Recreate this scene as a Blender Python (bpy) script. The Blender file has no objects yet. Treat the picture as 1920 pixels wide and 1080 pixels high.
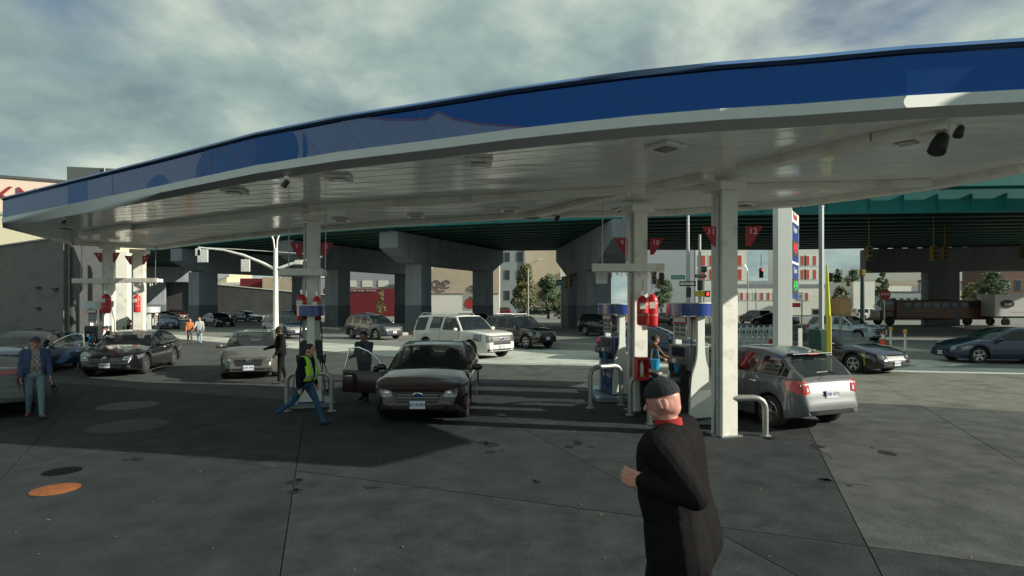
import bpy, bmesh, math, random
import numpy as np
from math import sin, cos, pi, radians, sqrt, atan2
from mathutils import Vector, Matrix, Euler
from mathutils.bvhtree import BVHTree
from mathutils.geometry import tessellate_polygon

random.seed(7)
SC = bpy.context.scene
COL = SC.collection
# ------------------------------------------------------------ camera, world, sun
F, H, YH = 1100.0, 2.4, 569.0            # focal length in photo pixels, eye height, horizon row
SUN_EL, SUN_DIR = radians(23.0), Vector((1.0, -0.21, 0)).normalized()
cam_d = bpy.data.cameras.new('camera'); cam = bpy.data.objects.new('camera', cam_d); COL.objects.link(cam)
cam.location = (0, 0, H); cam.rotation_euler = (pi/2, 0, 0)
cam_d.sensor_width = 36; cam_d.lens = 36*F/1920; cam_d.shift_y = (YH-540)/1920
cam_d.clip_start = 0.1; cam_d.clip_end = 6000
SC.camera = cam
SC.view_settings.view_transform = 'Standard'
SC.view_settings.look = 'None'
SC.view_settings.exposure = EXPO = 0.5
SC.view_settings.gamma = 1
SC.view_settings.use_curve_mapping = False
W = bpy.data.worlds.new('World'); SC.world = W; W.use_nodes = True
nt = W.node_tree; N = nt.nodes; Lk = nt.links
for n in list(N): N.remove(n)
def wn(t, **k):
    n = N.new(t)
    for a, b in k.items(): setattr(n, a, b)
    return n
out = wn('ShaderNodeOutputWorld'); bg = wn('ShaderNodeBackground'); bg.inputs[1].default_value = 0.062
sky = wn('ShaderNodeTexSky', sky_type='NISHITA', sun_disc=False, sun_elevation=SUN_EL,
         sun_rotation=atan2(SUN_DIR.x, SUN_DIR.y))
sky.dust_density = 2.0
tc = wn('ShaderNodeTexCoord'); sp = wn('ShaderNodeSeparateXYZ'); Lk.new(tc.outputs['Generated'], sp.inputs[0])
mz = wn('ShaderNodeMath', operation='MAXIMUM'); Lk.new(sp.outputs['Z'], mz.inputs[0]); mz.inputs[1].default_value = 0.0
az = wn('ShaderNodeMath', operation='ADD'); Lk.new(mz.outputs[0], az.inputs[0]); az.inputs[1].default_value = 0.33
cmb = wn('ShaderNodeCombineXYZ')
for ax in 'XY':
    d = wn('ShaderNodeMath', operation='DIVIDE'); Lk.new(sp.outputs[ax], d.inputs[0]); Lk.new(az.outputs[0], d.inputs[1]); Lk.new(d.outputs[0], cmb.inputs[ax])
n1 = wn('ShaderNodeTexNoise'); Lk.new(cmb.outputs[0], n1.inputs['Vector'])
n1.inputs['Scale'].default_value = 1.5; n1.inputs['Detail'].default_value = 7; n1.inputs['Roughness'].default_value = 0.52; n1.inputs['Distortion'].default_value = 0.35
n2 = wn('ShaderNodeTexNoise'); mp = wn('ShaderNodeMapping'); mp.inputs['Location'].default_value = (3.1, 7.7, 1.2)
Lk.new(cmb.outputs[0], mp.inputs[0]); Lk.new(mp.outputs[0], n2.inputs['Vector'])
n2.inputs['Scale'].default_value = 2.1; n2.inputs['Detail'].default_value = 8; n2.inputs['Roughness'].default_value = 0.55
r1 = wn('ShaderNodeValToRGB'); Lk.new(n1.outputs['Fac'], r1.inputs[0])     # coverage of cloud
r1.color_ramp.elements[0].position = 0.30; r1.color_ramp.elements[1].position = 0.46
r2 = wn('ShaderNodeValToRGB'); Lk.new(n2.outputs['Fac'], r2.inputs[0])     # shade of cloud
e = r2.color_ramp.elements
e[0].position = 0.36; e[0].color = (2.3, 3.3, 3.5, 1)
e[1].position = 0.64; e[1].color = (6.9, 7.9, 6.8, 1)
m_ = r2.color_ramp.elements.new(0.5); m_.color = (4.0, 5.2, 4.9, 1)
mx = wn('ShaderNodeMix', data_type='RGBA')
Lk.new(r1.outputs[0], mx.inputs['Factor']); Lk.new(sky.outputs[0], mx.inputs[6]); Lk.new(r2.outputs[0], mx.inputs[7])
Lk.new(mx.outputs[2], bg.inputs[0]); Lk.new(bg.outputs[0], out.inputs[0])
sd = bpy.data.lights.new('sun', 'SUN'); sd.energy = 4.6; sd.angle = radians(0.5); sd.color = (1.0, 0.95, 0.80)
so = bpy.data.objects.new('sun', sd); COL.objects.link(so)
to_sun = Vector((SUN_DIR.x*cos(SUN_EL), SUN_DIR.y*cos(SUN_EL), sin(SUN_EL)))
so.rotation_euler = to_sun.to_track_quat('Z', 'Y').to_euler(); so.location = (40, -10, 40)

# ------------------------------------------------------------ photo pixel -> world
def PX(x, y, z=0.0):
    s = (y-YH)/(H-z); return Vector(((x-960)/s, F/s, z))
def PS(x, s, z=0.0): return Vector(((x-960)/s, F/s, z))
def ZS(y, s): return H-(y-YH)/s
def SY(y, z=0.0): return (y-YH)/(H-z)

# ------------------------------------------------------------ materials
MATS = {}
def M(name, color=(.5, .5, .5), rough=.6, metal=0, noise=0, nscale=4, bump=0, bscale=40, alpha=1, emit=0, coat=0, spec=.5, stretch=None, dirt=None, dscale=1.0):
    if name in MATS: return MATS[name]
    m = bpy.data.materials.new(name); m.use_nodes = True
    t = m.node_tree; b = t.nodes['Principled BSDF']
    c4 = (*color, 1)
    b.inputs['Base Color'].default_value = c4; b.inputs['Roughness'].default_value = rough
    b.inputs['Metallic'].default_value = metal; b.inputs['Alpha'].default_value = alpha
    b.inputs['Specular IOR Level'].default_value = spec
    if coat: b.inputs['Coat Weight'].default_value = coat; b.inputs['Coat Roughness'].default_value = .03
    if emit: b.inputs['Emission Color'].default_value = c4; b.inputs['Emission Strength'].default_value = emit
    tcn = t.nodes.new('ShaderNodeTexCoord'); vec = tcn.outputs['Object']
    if stretch:
        mpn = t.nodes.new('ShaderNodeMapping'); mpn.inputs['Scale'].default_value = stretch
        t.links.new(vec, mpn.inputs[0]); vec = mpn.outputs[0]
    col_out = None
    if noise:
        nn = t.nodes.new('ShaderNodeTexNoise'); nn.inputs['Scale'].default_value = nscale; nn.inputs['Detail'].default_value = 6; nn.inputs['Roughness'].default_value = .62
        t.links.new(vec, nn.inputs['Vector'])
        r = t.nodes.new('ShaderNodeMapRange'); r.inputs[1].default_value = .3; r.inputs[2].default_value = .7
        r.inputs[3].default_value = 1-noise; r.inputs[4].default_value = 1+noise
        t.links.new(nn.outputs['Fac'], r.inputs[0])
        v = t.nodes.new('ShaderNodeVectorMath'); v.operation = 'SCALE'; v.inputs[0].default_value = color
        t.links.new(r.outputs[0], v.inputs['Scale']); col_out = v.outputs[0]
    if dirt:
        n3 = t.nodes.new('ShaderNodeTexNoise'); n3.inputs['Scale'].default_value = dscale; n3.inputs['Detail'].default_value = 9; n3.inputs['Roughness'].default_value = .7
        t.links.new(vec, n3.inputs['Vector'])
        rr = t.nodes.new('ShaderNodeMapRange'); rr.inputs[1].default_value = .52; rr.inputs[2].default_value = .72
        t.links.new(n3.outputs['Fac'], rr.inputs[0])
        mm = t.nodes.new('ShaderNodeMix'); mm.data_type = 'RGBA'; mm.inputs[7].default_value = (*dirt, 1)
        if col_out: t.links.new(col_out, mm.inputs[6])
        else: mm.inputs[6].default_value = c4
        t.links.new(rr.outputs[0], mm.inputs['Factor']); col_out = mm.outputs[2]
    if col_out: t.links.new(col_out, b.inputs['Base Color'])
    if bump:
        nb = t.nodes.new('ShaderNodeTexNoise'); nb.inputs['Scale'].default_value = bscale; nb.inputs['Detail'].default_value = 4
        t.links.new(vec, nb.inputs['Vector'])
        bb = t.nodes.new('ShaderNodeBump'); bb.inputs['Strength'].default_value = bump; bb.inputs['Distance'].default_value = .02*max(1, bump)
        t.links.new(nb.outputs['Fac'], bb.inputs['Height']); t.links.new(bb.outputs[0], b.inputs['Normal'])
    MATS[name] = m; return m
def paint(name, color, metal=.3, rough=.28): return M(name, color, rough, metal, coat=1, noise=.05, nscale=2)

white_paint = M('white_paint', (.80, .80, .76), .35, noise=.05, nscale=3, dirt=(.55, .53, .47), dscale=1.6)
col_paint = M('column_paint', (.78, .77, .70), .32, noise=.05, nscale=2, dirt=(.50, .48, .42), dscale=2.3)
soffit_m = M('soffit_paint', (.86, .88, .84), .12, noise=.05, nscale=1.2, bump=.7, bscale=1.3, stretch=(.5, 1.4, 1))
concrete = M('concrete', (.34, .345, .35), .85, noise=.16, nscale=1.2, bump=.3, bscale=30, dirt=(.22, .22, .22), dscale=.35)
black_rub = M('black_rubber', (.012, .012, .013), .7)
black_pl = M('black_plastic', (.015, .016, .018), .45)
chrome = M('chrome', (.75, .75, .75), .15, 1)
steel = M('galvanised_steel', (.42, .43, .43), .4, .8, noise=.12, nscale=8)
red_m = M('red_enamel', (.55, .025, .03), .35, noise=.06)
blue_m = M('blue_enamel', (.012, .045, .22), .35, noise=.06)

# ------------------------------------------------------------ mesh builder
class MB:
    def __init__(s): s.v = []; s.f = []; s.m = []; s.mats = []
    def mi(s, m):
        if m not in s.mats: s.mats.append(m)
        return s.mats.index(m)
    def add(s, vs, fs, mat, T=None):
        o = len(s.v); k = s.mi(mat)
        for p in vs:
            p = Vector(p); s.v.append(T @ p if T is not None else p)
        for f in fs: s.f.append([i+o for i in f]); s.m.append(k)
        return s
    def box(s, c, d, mat, rz=0, T=None, taper=1.0):
        x, y, z = d[0]/2, d[1]/2, d[2]/2; t = taper
        vs = [(-x, -y, -z), (x, -y, -z), (x, y, -z), (-x, y, -z), (-x*t, -y*t, z), (x*t, -y*t, z), (x*t, y*t, z), (-x*t, y*t, z)]
        fs = [(0, 3, 2, 1), (4, 5, 6, 7), (0, 1, 5, 4), (1, 2, 6, 5), (2, 3, 7, 6), (3, 0, 4, 7)]
        A = Matrix.Translation(Vector(c)) @ Matrix.Rotation(rz, 4, 'Z')
        if T is not None: A = T @ A
        return s.add(vs, fs, mat, A)
    def tube(s, pts, r, mat, n=8, cap=True):
        pts = [Vector(p) for p in pts]; rs = r if isinstance(r, (list, tuple)) else [r]*len(pts)
        vs = []; fs = []; up = None
        for i, p in enumerate(pts):
            t = (pts[min(i+1, len(pts)-1)]-pts[max(i-1, 0)]).normalized()
            if up is None: up = Vector((0, 0, 1)) if abs(t.z) < .9 else Vector((1, 0, 0))
            a = t.cross(up).normalized(); up = a.cross(t).normalized()
            for k in range(n):
                th = 2*pi*k/n; vs.append(p+rs[i]*(cos(th)*a+sin(th)*up))
        for i in range(len(pts)-1):
            for k in range(n):
                k2 = (k+1) % n; fs.append((i*n+k, i*n+k2, (i+1)*n+k2, (i+1)*n+k))
        if cap: fs.append(tuple(range(n-1, -1, -1))); fs.append(tuple((len(pts)-1)*n+k for k in range(n)))
        return s.add(vs, fs, mat)
    def lathe(s, prof, mat, n=16, T=None, axis='z', cap=True):
        vs = []; fs = []
        for (r, z) in prof:
            for k in range(n):
                th = 2*pi*k/n
                vs.append((r*cos(th), r*sin(th), z) if axis == 'z' else (r*cos(th), z, r*sin(th)))
        for i in range(len(prof)-1):
            for k in range(n):
                k2 = (k+1) % n; fs.append((i*n+k, i*n+k2, (i+1)*n+k2, (i+1)*n+k))
        if cap: fs.append(tuple(range(n-1, -1, -1))); fs.append(tuple((len(prof)-1)*n+k for k in range(n)))
        return s.add(vs, fs, mat, T)
    def prism(s, poly, z0, z1, mat, T=None):
        n = len(poly); vs = [(p[0], p[1], z0) for p in poly]+[(p[0], p[1], z1) for p in poly]
        tri = tessellate_polygon([[Vector((p[0], p[1], 0)) for p in poly]])
        fs = []
        for t in tri: fs.append(tuple(reversed(t))); fs.append(tuple(i+n for i in t))
        for i in range(n): j = (i+1) % n; fs.append((i, j, j+n, i+n))
        return s.add(vs, fs, mat, T)
    def ell(s, c, r, mat, n=12, T=None, frac=1.0):
        vs = []; fs = []; m = n//2
        for i in range(m+1):
            ph = -pi/2+pi*i/m if frac >= 1 else (pi/2-pi*frac)+pi*frac*i/m
            for k in range(n):
                th = 2*pi*k/n; vs.append((c[0]+r[0]*cos(ph)*cos(th), c[1]+r[1]*cos(ph)*sin(th), c[2]+r[2]*sin(ph)))
        for i in range(m):
            for k in range(n):
                k2 = (k+1) % n; fs.append((i*n+k, i*n+k2, (i+1)*n+k2, (i+1)*n+k))
        if frac < 1: fs.append(tuple(range(n-1, -1, -1)))
        return s.add(vs, fs, mat, T)
    def mesh(s, name, smooth=None, merge=True):
        me = bpy.data.meshes.new(name); me.from_pydata([tuple(v) for v in s.v], [], s.f)
        for m in s.mats: me.materials.append(m)
        me.polygons.foreach_set('material_index', s.m)
        bm = bmesh.new(); bm.from_mesh(me); bmesh.ops.delete(bm, geom=[v for v in bm.verts if not v.link_faces], context='VERTS')
        if merge: bmesh.ops.remove_doubles(bm, verts=bm.verts, dist=1e-5)
        bmesh.ops.recalc_face_normals(bm, faces=bm.faces)
        if smooth:
            lim = radians(smooth)
            for f in bm.faces: f.smooth = True
            for e in bm.edges:
                if len(e.link_faces) == 2: e.smooth = e.calc_face_angle(0) < lim
        bm.to_mesh(me); bm.free(); me.update(); return me
    def build(s, name, parent=None, loc=(0, 0, 0), rz=0, smooth=None, bevel=0, kind=None, merge=True):
        o = bpy.data.objects.new(name, s.mesh(name, smooth, merge)); COL.objects.link(o)
        o.location = loc; o.rotation_euler = (0, 0, rz)
        if parent: o.parent = parent
        if bevel:
            b = o.modifiers.new('bevel', 'BEVEL'); b.width = bevel; b.segments = 2; b.limit_method = 'ANGLE'; b.angle_limit = radians(50); b.harden_normals = False
        if kind: o['kind'] = kind
        return o
def tag(o, label=None, cat=None, group=None, kind=None):
    if label: o['label'] = label
    if cat: o['category'] = cat
    if group: o['group'] = group
    if kind: o['kind'] = kind
    return o
def thing(name, label, cat, loc=(0, 0, 0), rz=0, group=None):
    o = bpy.data.objects.new(name, None); COL.objects.link(o); o.location = loc; o.rotation_euler = (0, 0, rz)
    o.empty_display_size = .2
    return tag(o, label, cat, group)
def box1(name, c, d, mat, parent=None, bevel=0, rz=0):
    return MB().box((0, 0, 0), d, mat).build(name, parent, loc=c, rz=rz, bevel=bevel)
def copy_tree(o, parent=None):
    c = o.copy(); COL.objects.link(c)
    if parent: c.parent = parent
    for ch in [k for k in list(bpy.data.objects) if k.parent == o]: copy_tree(ch, c)
    return c
_fc = {}
def text(name, body, size, mat, parent, loc, rot, depth=.004, align='CENTER', xs=1.0):
    cu = bpy.data.curves.new('t', 'FONT'); cu.body = body; cu.size = size; cu.extrude = depth; cu.align_x = align; cu.align_y = 'CENTER'; cu.resolution_u = 2
    to = bpy.data.objects.new('t', cu); COL.objects.link(to)
    me = bpy.data.meshes.new_from_object(to.evaluated_get(bpy.context.evaluated_depsgraph_get()))
    bpy.data.objects.remove(to)
    me.materials.clear(); me.materials.append(mat)
    o = bpy.data.objects.new(name, me); COL.objects.link(o); o.parent = parent
    o.location = loc; o.rotation_euler = rot; o.scale = (xs, 1, 1)
    return o
V2 = lambda p: Vector((p[0], p[1]))
# ------------------------------------------------------------ cars
glass_m = M('tinted_glass', (.012, .018, .02), .03, alpha=.62, spec=.8)
glass_d = M('dark_glass', (.006, .009, .011), .04, spec=.8)
lens_m = M('headlight_lens', (.20, .215, .23), .10, .5, coat=1)
amber_m = M('amber_lens', (.5, .16, .03), .15)
bar_chrome = M('grille_chrome', (.30, .30, .31), .3, .9)
tail_m = M('red_lens', (.45, .01, .012), .12, coat=1)
tail_w = M('clear_lens', (.6, .6, .58), .12)
int_m = M('car_interior', (.02, .02, .021), .8)
plate_m = M('plate_white', (.62, .66, .72), .5)
plate_o = M('plate_orange', (.75, .34, .05), .5)
plate_t = M('plate_text', (.03, .05, .16), .5)
rim_m = M('alloy_rim', (.48, .49, .5), .25, .9)
rim_k = M('black_rim', (.02, .02, .02), .35, .6)
tyre_m = M('tyre_rubber', (.018, .018, .018), .8, bump=.2, bscale=60)
trim_m = M('grey_cladding', (.035, .037, .04), .55)
KIND = dict(
 sedan=dict(L=4.85, W=1.86, H=1.46, wb=2.82, fo=.93, r=.335, gc=.19, nose=.60, hood=.76, cx=1.42, cz=.99, wt=2.25, re=1.42, rex=-.07, rb=.55, rz=1.06, tz=1.03, b0=.86, b1=.98, pil=[(.43, .50), (.72, .76)]),
 coupe=dict(L=4.95, W=1.92, H=1.42, wb=2.95, fo=.93, r=.35, gc=.2, nose=.60, hood=.8, cx=1.55, cz=1.02, wt=2.45, re=1.25, rex=-.07, rb=.3, rz=1.08, tz=1.06, b0=.9, b1=1.02, pil=[(.5, .6)]),
 hatch=dict(L=4.3, W=1.755, H=1.49, wb=2.64, fo=.85, r=.315, gc=.18, nose=.60, hood=.76, cx=1.08, cz=1.0, wt=1.95, re=.55, rex=-.09, rb=.17, rz=1.0, tz=.95, b0=.9, b1=1.0, pil=[(.42, .47), (.70, .74)]),
 note=dict(L=4.14, W=1.695, H=1.535, wb=2.6, fo=.78, r=.31, gc=.2, nose=.62, hood=.8, cx=.98, cz=1.03, wt=1.9, re=.60, rex=-.10, rb=.13, rz=1.04, tz=1.0, b0=.92, b1=1.06, tum=.36, rc=.25, pil=[(.40, .45), (.67, .70)]),
 suv=dict(L=4.62, W=1.86, H=1.68, wb=2.69, fo=.9, r=.355, gc=.24, nose=.7, hood=.98, cx=1.3, cz=1.12, wt=2.05, re=.55, rex=-.06, rb=.15, rz=1.1, tz=1.02, b0=1.0, b1=1.1, pil=[(.40, .45), (.68, .74)], clad=1),
 bigsuv=dict(L=5.35, W=2.06, H=1.93, wb=3.07, fo=.98, r=.41, gc=.28, nose=.85, hood=1.17, cx=1.55, cz=1.26, wt=2.2, re=.32, rex=-.07, rb=.12, rz=1.2, tz=1.12, b0=1.17, b1=1.24, pil=[(.37, .41), (.63, .71)], clad=0),
 boxsuv=dict(L=4.45, W=1.82, H=1.76, wb=2.65, fo=.8, r=.365, gc=.28, nose=.75, hood=1.0, cx=1.35, cz=1.12, wt=1.85, re=.22, rex=-.03, rb=.08, rz=1.12, tz=1.05, b0=1.02, b1=1.08, pil=[(.36, .42), (.64, .70)], clad=1),
 pickup=dict(L=5.8, W=2.0, H=1.9, wb=3.6, fo=.95, r=.4, gc=.32, nose=.85, hood=1.15, cx=1.55, cz=1.25, wt=2.2, re=2.35, rex=-.08, rb=2.2, rz=1.22, tz=1.2, b0=1.16, b1=1.2, pil=[(.5, .56)], clad=0),
)
WHEEL_CACHE = {}
def wheel_meshes(r, dark):
    k = (r, dark)
    if k in WHEEL_CACHE: return WHEEL_CACHE[k]
    t = MB(); w = .11; ri = r*.66
    t.lathe([(ri, -w*.9), (r*.9, -w), (r*.975, -w*.8), (r, -w*.4), (r, w*.4), (r*.975, w*.8), (r*.9, w), (ri, w*.9), (ri, -w*.9)], tyre_m, 28, axis='y', cap=False)
    me1 = t.mesh('wheel', 40)
    m = rim_k if dark else rim_m
    q = MB(); q.lathe([(ri*1.01, w*.93), (ri*.93, w*.95), (ri*.9, w*.55), (ri*.2, w*.35)], black_pl, 28, axis='y', cap=False); q.lathe([(ri*1.01, w*.93), (ri*.93, w*.96), (ri*.91, w*.85)], m, 28, axis='y', cap=False)
    q.lathe([(ri*.95, w*.2), (.01, w*.22)], black_pl, 20, axis='y')
    for i in range(5):
        a = 2*pi*i/5
        for da in (-.16, .16):
            A = Matrix.Rotation(a+da, 4, 'Y')
            q.add([(ri*.15, w*.78, -.02), (ri*.15, w*.78, .02), (ri*.95, w*.9, .018), (ri*.95, w*.9, -.018), (ri*.15, w*.4, -.02), (ri*.15, w*.4, .02), (ri*.95, w*.4, .018), (ri*.95, w*.4, -.018)],
                  [(0, 1, 2, 3), (4, 7, 6, 5), (0, 3, 7, 4), (1, 5, 6, 2), (0, 4, 5, 1), (3, 2, 6, 7)], m, A)
    q.lathe([(ri*.24, w*.3), (ri*.24, w*.86), (ri*.12, w*.92)], m, 12, axis='y')
    me2 = q.mesh('rim', 40)
    WHEEL_CACHE[k] = (me1, me2); return me1, me2
def link(name, me, parent, loc=(0, 0, 0), rot=(0, 0, 0)):
    o = bpy.data.objects.new(name, me); COL.objects.link(o); o.parent = parent; o.location = loc; o.rotation_euler = rot
    return o
def car(label, kind, loc, head, pm, name='parked_car', cat='car', group=None, detail=2, opaque=False, dark_rim=False, grille='bar', plate=plate_m,
        plate_text=None, badge=None, open_door=None, rails=False, tail_bar=False, rear_plate=False, scale=1.0, lens=None, over={}):
    k = dict(KIND[kind]); k.update(over)
    L, Wd, Ht = k['L'], k['W'], k['H']; r = k['r']; hw = Wd/2; x0, x1 = -L/2, L/2
    xf = x1-k['fo']; xr = xf-k['wb']; gc = k['gc']
    root = thing(name, label, cat, (loc[0], loc[1], 0), radians(head), group); root.scale = (scale,)*3
    gm = glass_d if opaque else glass_m
    cx = x1-k['cx']; wt = x1-k['wt']; re = x0+k['re']; rb = x0+k['rb']; rsafe = Ht+k['rex']
    deck = k['tz']
    top_pts = [(x0, .50), (x0+.03, .60), (x0+.06, .68), (x0+.10, deck-.08), (x0+.18, deck)] + ([(rb, k['rz'])] if rb > x0+.2 else []) + [(cx, k['cz']), (cx+.25, k['cz']-.015), (x1-.30, k['hood']), (x1-.12, k['hood']-.07), (x1-.04, k['hood']-.2), (x1, k['nose']-.1)]
    top_pts.sort(); tx = [p[0] for p in top_pts]; tz = [p[1] for p in top_pts]
    zc = lambda x: float(np.interp(x, tx, tz))
    hcurve = lambda x: zc(x)+(.035*sin(pi*min(1, max(0, (x-cx)/(x1-.3-cx)))) if x > cx else 0)
    def zs(x):
        b = float(np.interp(x, [x0, x0+.6, x1-1.2, x1], [k['b1'], k['b1'], k['b0'], k['b0']-.05]))
        return min(b, zc(x)-.02)
    def w(x):
        d = max(0, (x-(x1-.85))/.85); e = max(0, ((x0+.6)-x)/.6)
        return hw*(1-.30*d**2.6-k.get('rc', .19)*e**2.4)
    def zf(x):
        return gc+.10*max(0, (x-(x1-.5))/.5)**2+.14*max(0, ((x0+.6)-x)/.6)**1.5
    ra = r+.055
    def za(x):
        z = zf(x)
        for c in (xf, xr):
            d = abs(x-c)
            if d < ra: z = max(z, r+sqrt(ra*ra-d*d))
        return z
    xs = set(np.linspace(x0, x1, 40))
    for c in (xf, xr): xs |= {c+ra*cos(a) for a in np.linspace(0, pi, 17)} | {c-ra-.004, c+ra+.004}
    xs |= {x0+.02, x0+.05, x0+.1, x0+.16, x0+.25, x1-.3, x1-.2, x1-.12, x1-.07, x1-.03, cx, rb}
    xs = sorted(xs); xs = [a for i, a in enumerate(xs) if i == 0 or a-xs[i-1] > .003]
    rows = []
    for x in xs:
        ww, f_, a_, s_, c_ = w(x), zf(x), za(x), zs(x), hcurve(x)
        s_ = max(s_, a_+.06); c_ = max(c_, s_+.01)
        zl = a_+.10*(.6 if k.get('clad') else .3); h_ = s_-zl
        rows.append([(0, f_), (ww-.3, f_), (ww-.3, a_), (ww-.02, a_), (ww-.004, a_+.015), (ww+.003, min(zl, s_-.03)), (ww, zl+h_*.35), (ww+.004, zl+h_*.62), (ww-.012, zl+h_*.82), (ww-.03, s_-.012),
                     (ww-.075, s_+(c_-s_)*.35), (ww-.2, s_+(c_-s_)*.72), (ww*.5, c_-.012*(c_-s_ > .03)), (0, c_)])
    body = MB(); n = len(rows[0])
    vs = [];
    for i, x in enumerate(xs):
        for (y, z) in rows[i]: vs.append((x, y, z))
        for (y, z) in rows[i]: vs.append((x, -y, z))
    def fcs(cond):
        fs = []
        for i in range(len(xs)-1):
            for j in range(n-1):
                if not cond(i, j): continue
                a, b = i*2*n+j, (i+1)*2*n+j
                fs.append((a, b, b+1, a+1)); fs.append((a+n, a+1+n, b+1+n, b+n))
        return fs
    inside = lambda i, j: j >= 11 and rb+.08 < (xs[i]+xs[i+1])/2 < cx-.02
    cl = lambda j: j == 4 and k.get('clad')
    # the open door hole
    dx0 = dx1 = None
    if open_door:
        dx0, dx1, dside, dang = open_door
    hole = lambda i, j: False
    body.add(vs, fcs(lambda i, j: j >= 3 and not inside(i, j) and not cl(j)), pm)
    body.add(vs, fcs(lambda i, j: cl(j)), trim_m)
    body.add(vs, fcs(lambda i, j: j < 3), black_pl)
    body.add(vs, fcs(inside), int_m)
    for i in (0, len(xs)-1):
        loop = [i*2*n+j for j in range(n)]+[i*2*n+n+j for j in range(n-1, -1, -1)]
        body.add(vs, [loop], pm)
    bme = body.mesh('body', 38)
    bo = link('body', bme, root)
    bvh = BVHTree.FromPolygons([v.co for v in bme.vertices], [p.vertices[:] for p in bme.polygons])
    # ---- cabin
    pil = [(cx-(cx-rb)*0-(cx-rb)*b, cx-(cx-rb)*a) for a, b in k['pil']]
    hx = [rb, re, re+(wt-re)*.35, re+(wt-re)*.7, wt, (wt+cx)/2, cx]
    hz = [k['rz']-.01 if rb > x0+.2 else k['rz'], rsafe, Ht-.012, Ht, Ht-.05, (Ht-.05+k['cz'])/2+.045, k['cz']-.01]
    if kind in ('sedan', 'coupe'): hx.insert(1, (rb+re)/2); hz.insert(1, (k['rz']+rsafe)/2+.05)
    gx = sorted(set(list(np.linspace(rb, cx, 26))+[a for p in pil for a in p]+[re, wt, re-.06, wt+.06]))
    gx = [a for i, a in enumerate(gx) if i == 0 or a-gx[i-1] > .004]
    grow = []
    for x in gx:
        h = float(np.interp(x, hx, hz)); z0 = max(zs(x), .1)-.015; wb = w(min(x, cx))-.055
        he = max(z0+.02, h-.045); y = lambda z: wb-(z-z0)*k.get('tum', .27)-(.06*((z-z0)/.6)**3)
        z1 = min(z0+.05, he-.002); z2 = max(z1+.001, he-.075)
        ye = y(he)
        grow.append([(wb+.0, z0-.03), (y(z1), z1), (y(z2), z2), (ye, he), (ye-.06, max(he+.004, h-.02)), (ye*.55, h-.008), (0, h)])
    gn = 7; gv = []
    for i, x in enumerate(gx):
        for (y, z) in grow[i]: gv.append((x, y, z))
        for (y, z) in grow[i]: gv.append((x, -y, z))
    def gf(i, j, side):
        a, b = i*2*gn+j, (i+1)*2*gn+j
        return (a, b, b+1, a+1) if side > 0 else (a+gn, a+1+gn, b+1+gn, b+gn)
    roof = MB(); ws = MB(); rw = MB(); sw = {}
    for i in range(len(gx)-1):
        xm = (gx[i]+gx[i+1])/2
        inp = any(a <= xm <= b for a, b in pil)
        zone = sum(1 for a, b in pil if xm < a)
        for side in (1, -1):
            for j in range(gn-1):
                fc = [gf(i, j, side)]
                if j == 1 and not inp and (gx[i+1] < cx-.12) and (gx[i] > rb+(.18 if kind in ('suv', 'bigsuv', 'hatch', 'note', 'boxsuv', 'pickup') else .25)):
                    sw.setdefault((zone, side), MB()).add(gv, fc, gm)
                elif j >= 4 and xm > wt+.03: ws.add(gv, fc, gm)
                elif j >= 4 and xm < re-.03: rw.add(gv, fc, gm)
                else: roof.add(gv, fc, pm)
    for i in (0,):
        loop = [i*2*gn+j for j in range(gn)]+[i*2*gn+gn+j for j in range(gn-1, -1, -1)]
        roof.add(gv, [loop], pm)
    roof.build('roof', root, smooth=35)
    if ws.f: ws.build('windshield', root, smooth=35)
    if rw.f: rw.build('rear_window', root, smooth=35)
    for kk, q in sw.items(): q.build('side_window', root, smooth=35)
    # ---- interior
    if not opaque:
        q = MB(); zb = k['b0']-.1
        for x in (cx-1.15, cx-1.95):
            if x < rb+.2: continue
            for y in (-.38, .38):
                q.box((x, y, (zb+Ht-.36)/2), (.16, .46, Ht-.36-zb), int_m, taper=.8); q.box((x-.02, y, Ht-.29), (.1, .26, .16), int_m, taper=.85)
        q.box((cx-.35, 0, k['b0']-.02), (.5, Wd-.5, .1), int_m)
        q.build('seats', root, bevel=.03)
    # ---- wheels
    m1, m2 = wheel_meshes(r, dark_rim)
    for x in (xf, xr):
        for s in (1, -1):
            wl = link('wheel', m1, root, (x, s*(hw-.13), r), (0, random.random()*1.2, 0 if s > 0 else pi))
            link('rim', m2, wl)
    # ---- patches laid on the body
    def patch(corners, axis, mat, nu=6, nv=3, off=.006, nm='patch', parent=root, mb=None, build=True):
        (a, b, c, d) = corners; P = []; N_ = nu+1
        ax = {'f': Vector((-1, 0, 0)), 'r': Vector((1, 0, 0)), 'l': Vector((0, -1, 0)), 'R': Vector((0, 1, 0)), 't': Vector((0, 0, -1))}[axis]
        for jv in range(nv+1):
            for iu in range(nu+1):
                u, v = iu/nu, jv/nv
                p = [(1-v)*((1-u)*a[t]+u*b[t])+v*((1-u)*d[t]+u*c[t]) for t in (0, 1)]
                o = {'f': Vector((x1+1, p[0], p[1])), 'r': Vector((x0-1, p[0], p[1])), 'l': Vector((p[0], hw+1, p[1])), 'R': Vector((p[0], -hw-1, p[1])), 't': Vector((p[0], p[1], 3))}[axis]
                hit, nn, _, _ = bvh.ray_cast(o, ax)
                if hit is None: hit, nn, _, _ = bvh.find_nearest(o+ax*1.1)
                P.append(hit-ax*off+(nn*.003 if nn is not None and nn.dot(ax) < 0 else Vector()))
        fs = []
        for jv in range(nv):
            for iu in range(nu):
                q0 = jv*N_+iu; fs.append((q0, q0+1, q0+1+N_, q0+N_))
        edge = [i for i in range(N_)]+[(j*N_+nu) for j in range(1, nv+1)]+[nv*N_+i for i in range(nu-1, -1, -1)]+[j*N_ for j in range(nv-1, 0, -1)]
        nb = len(P)
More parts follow.
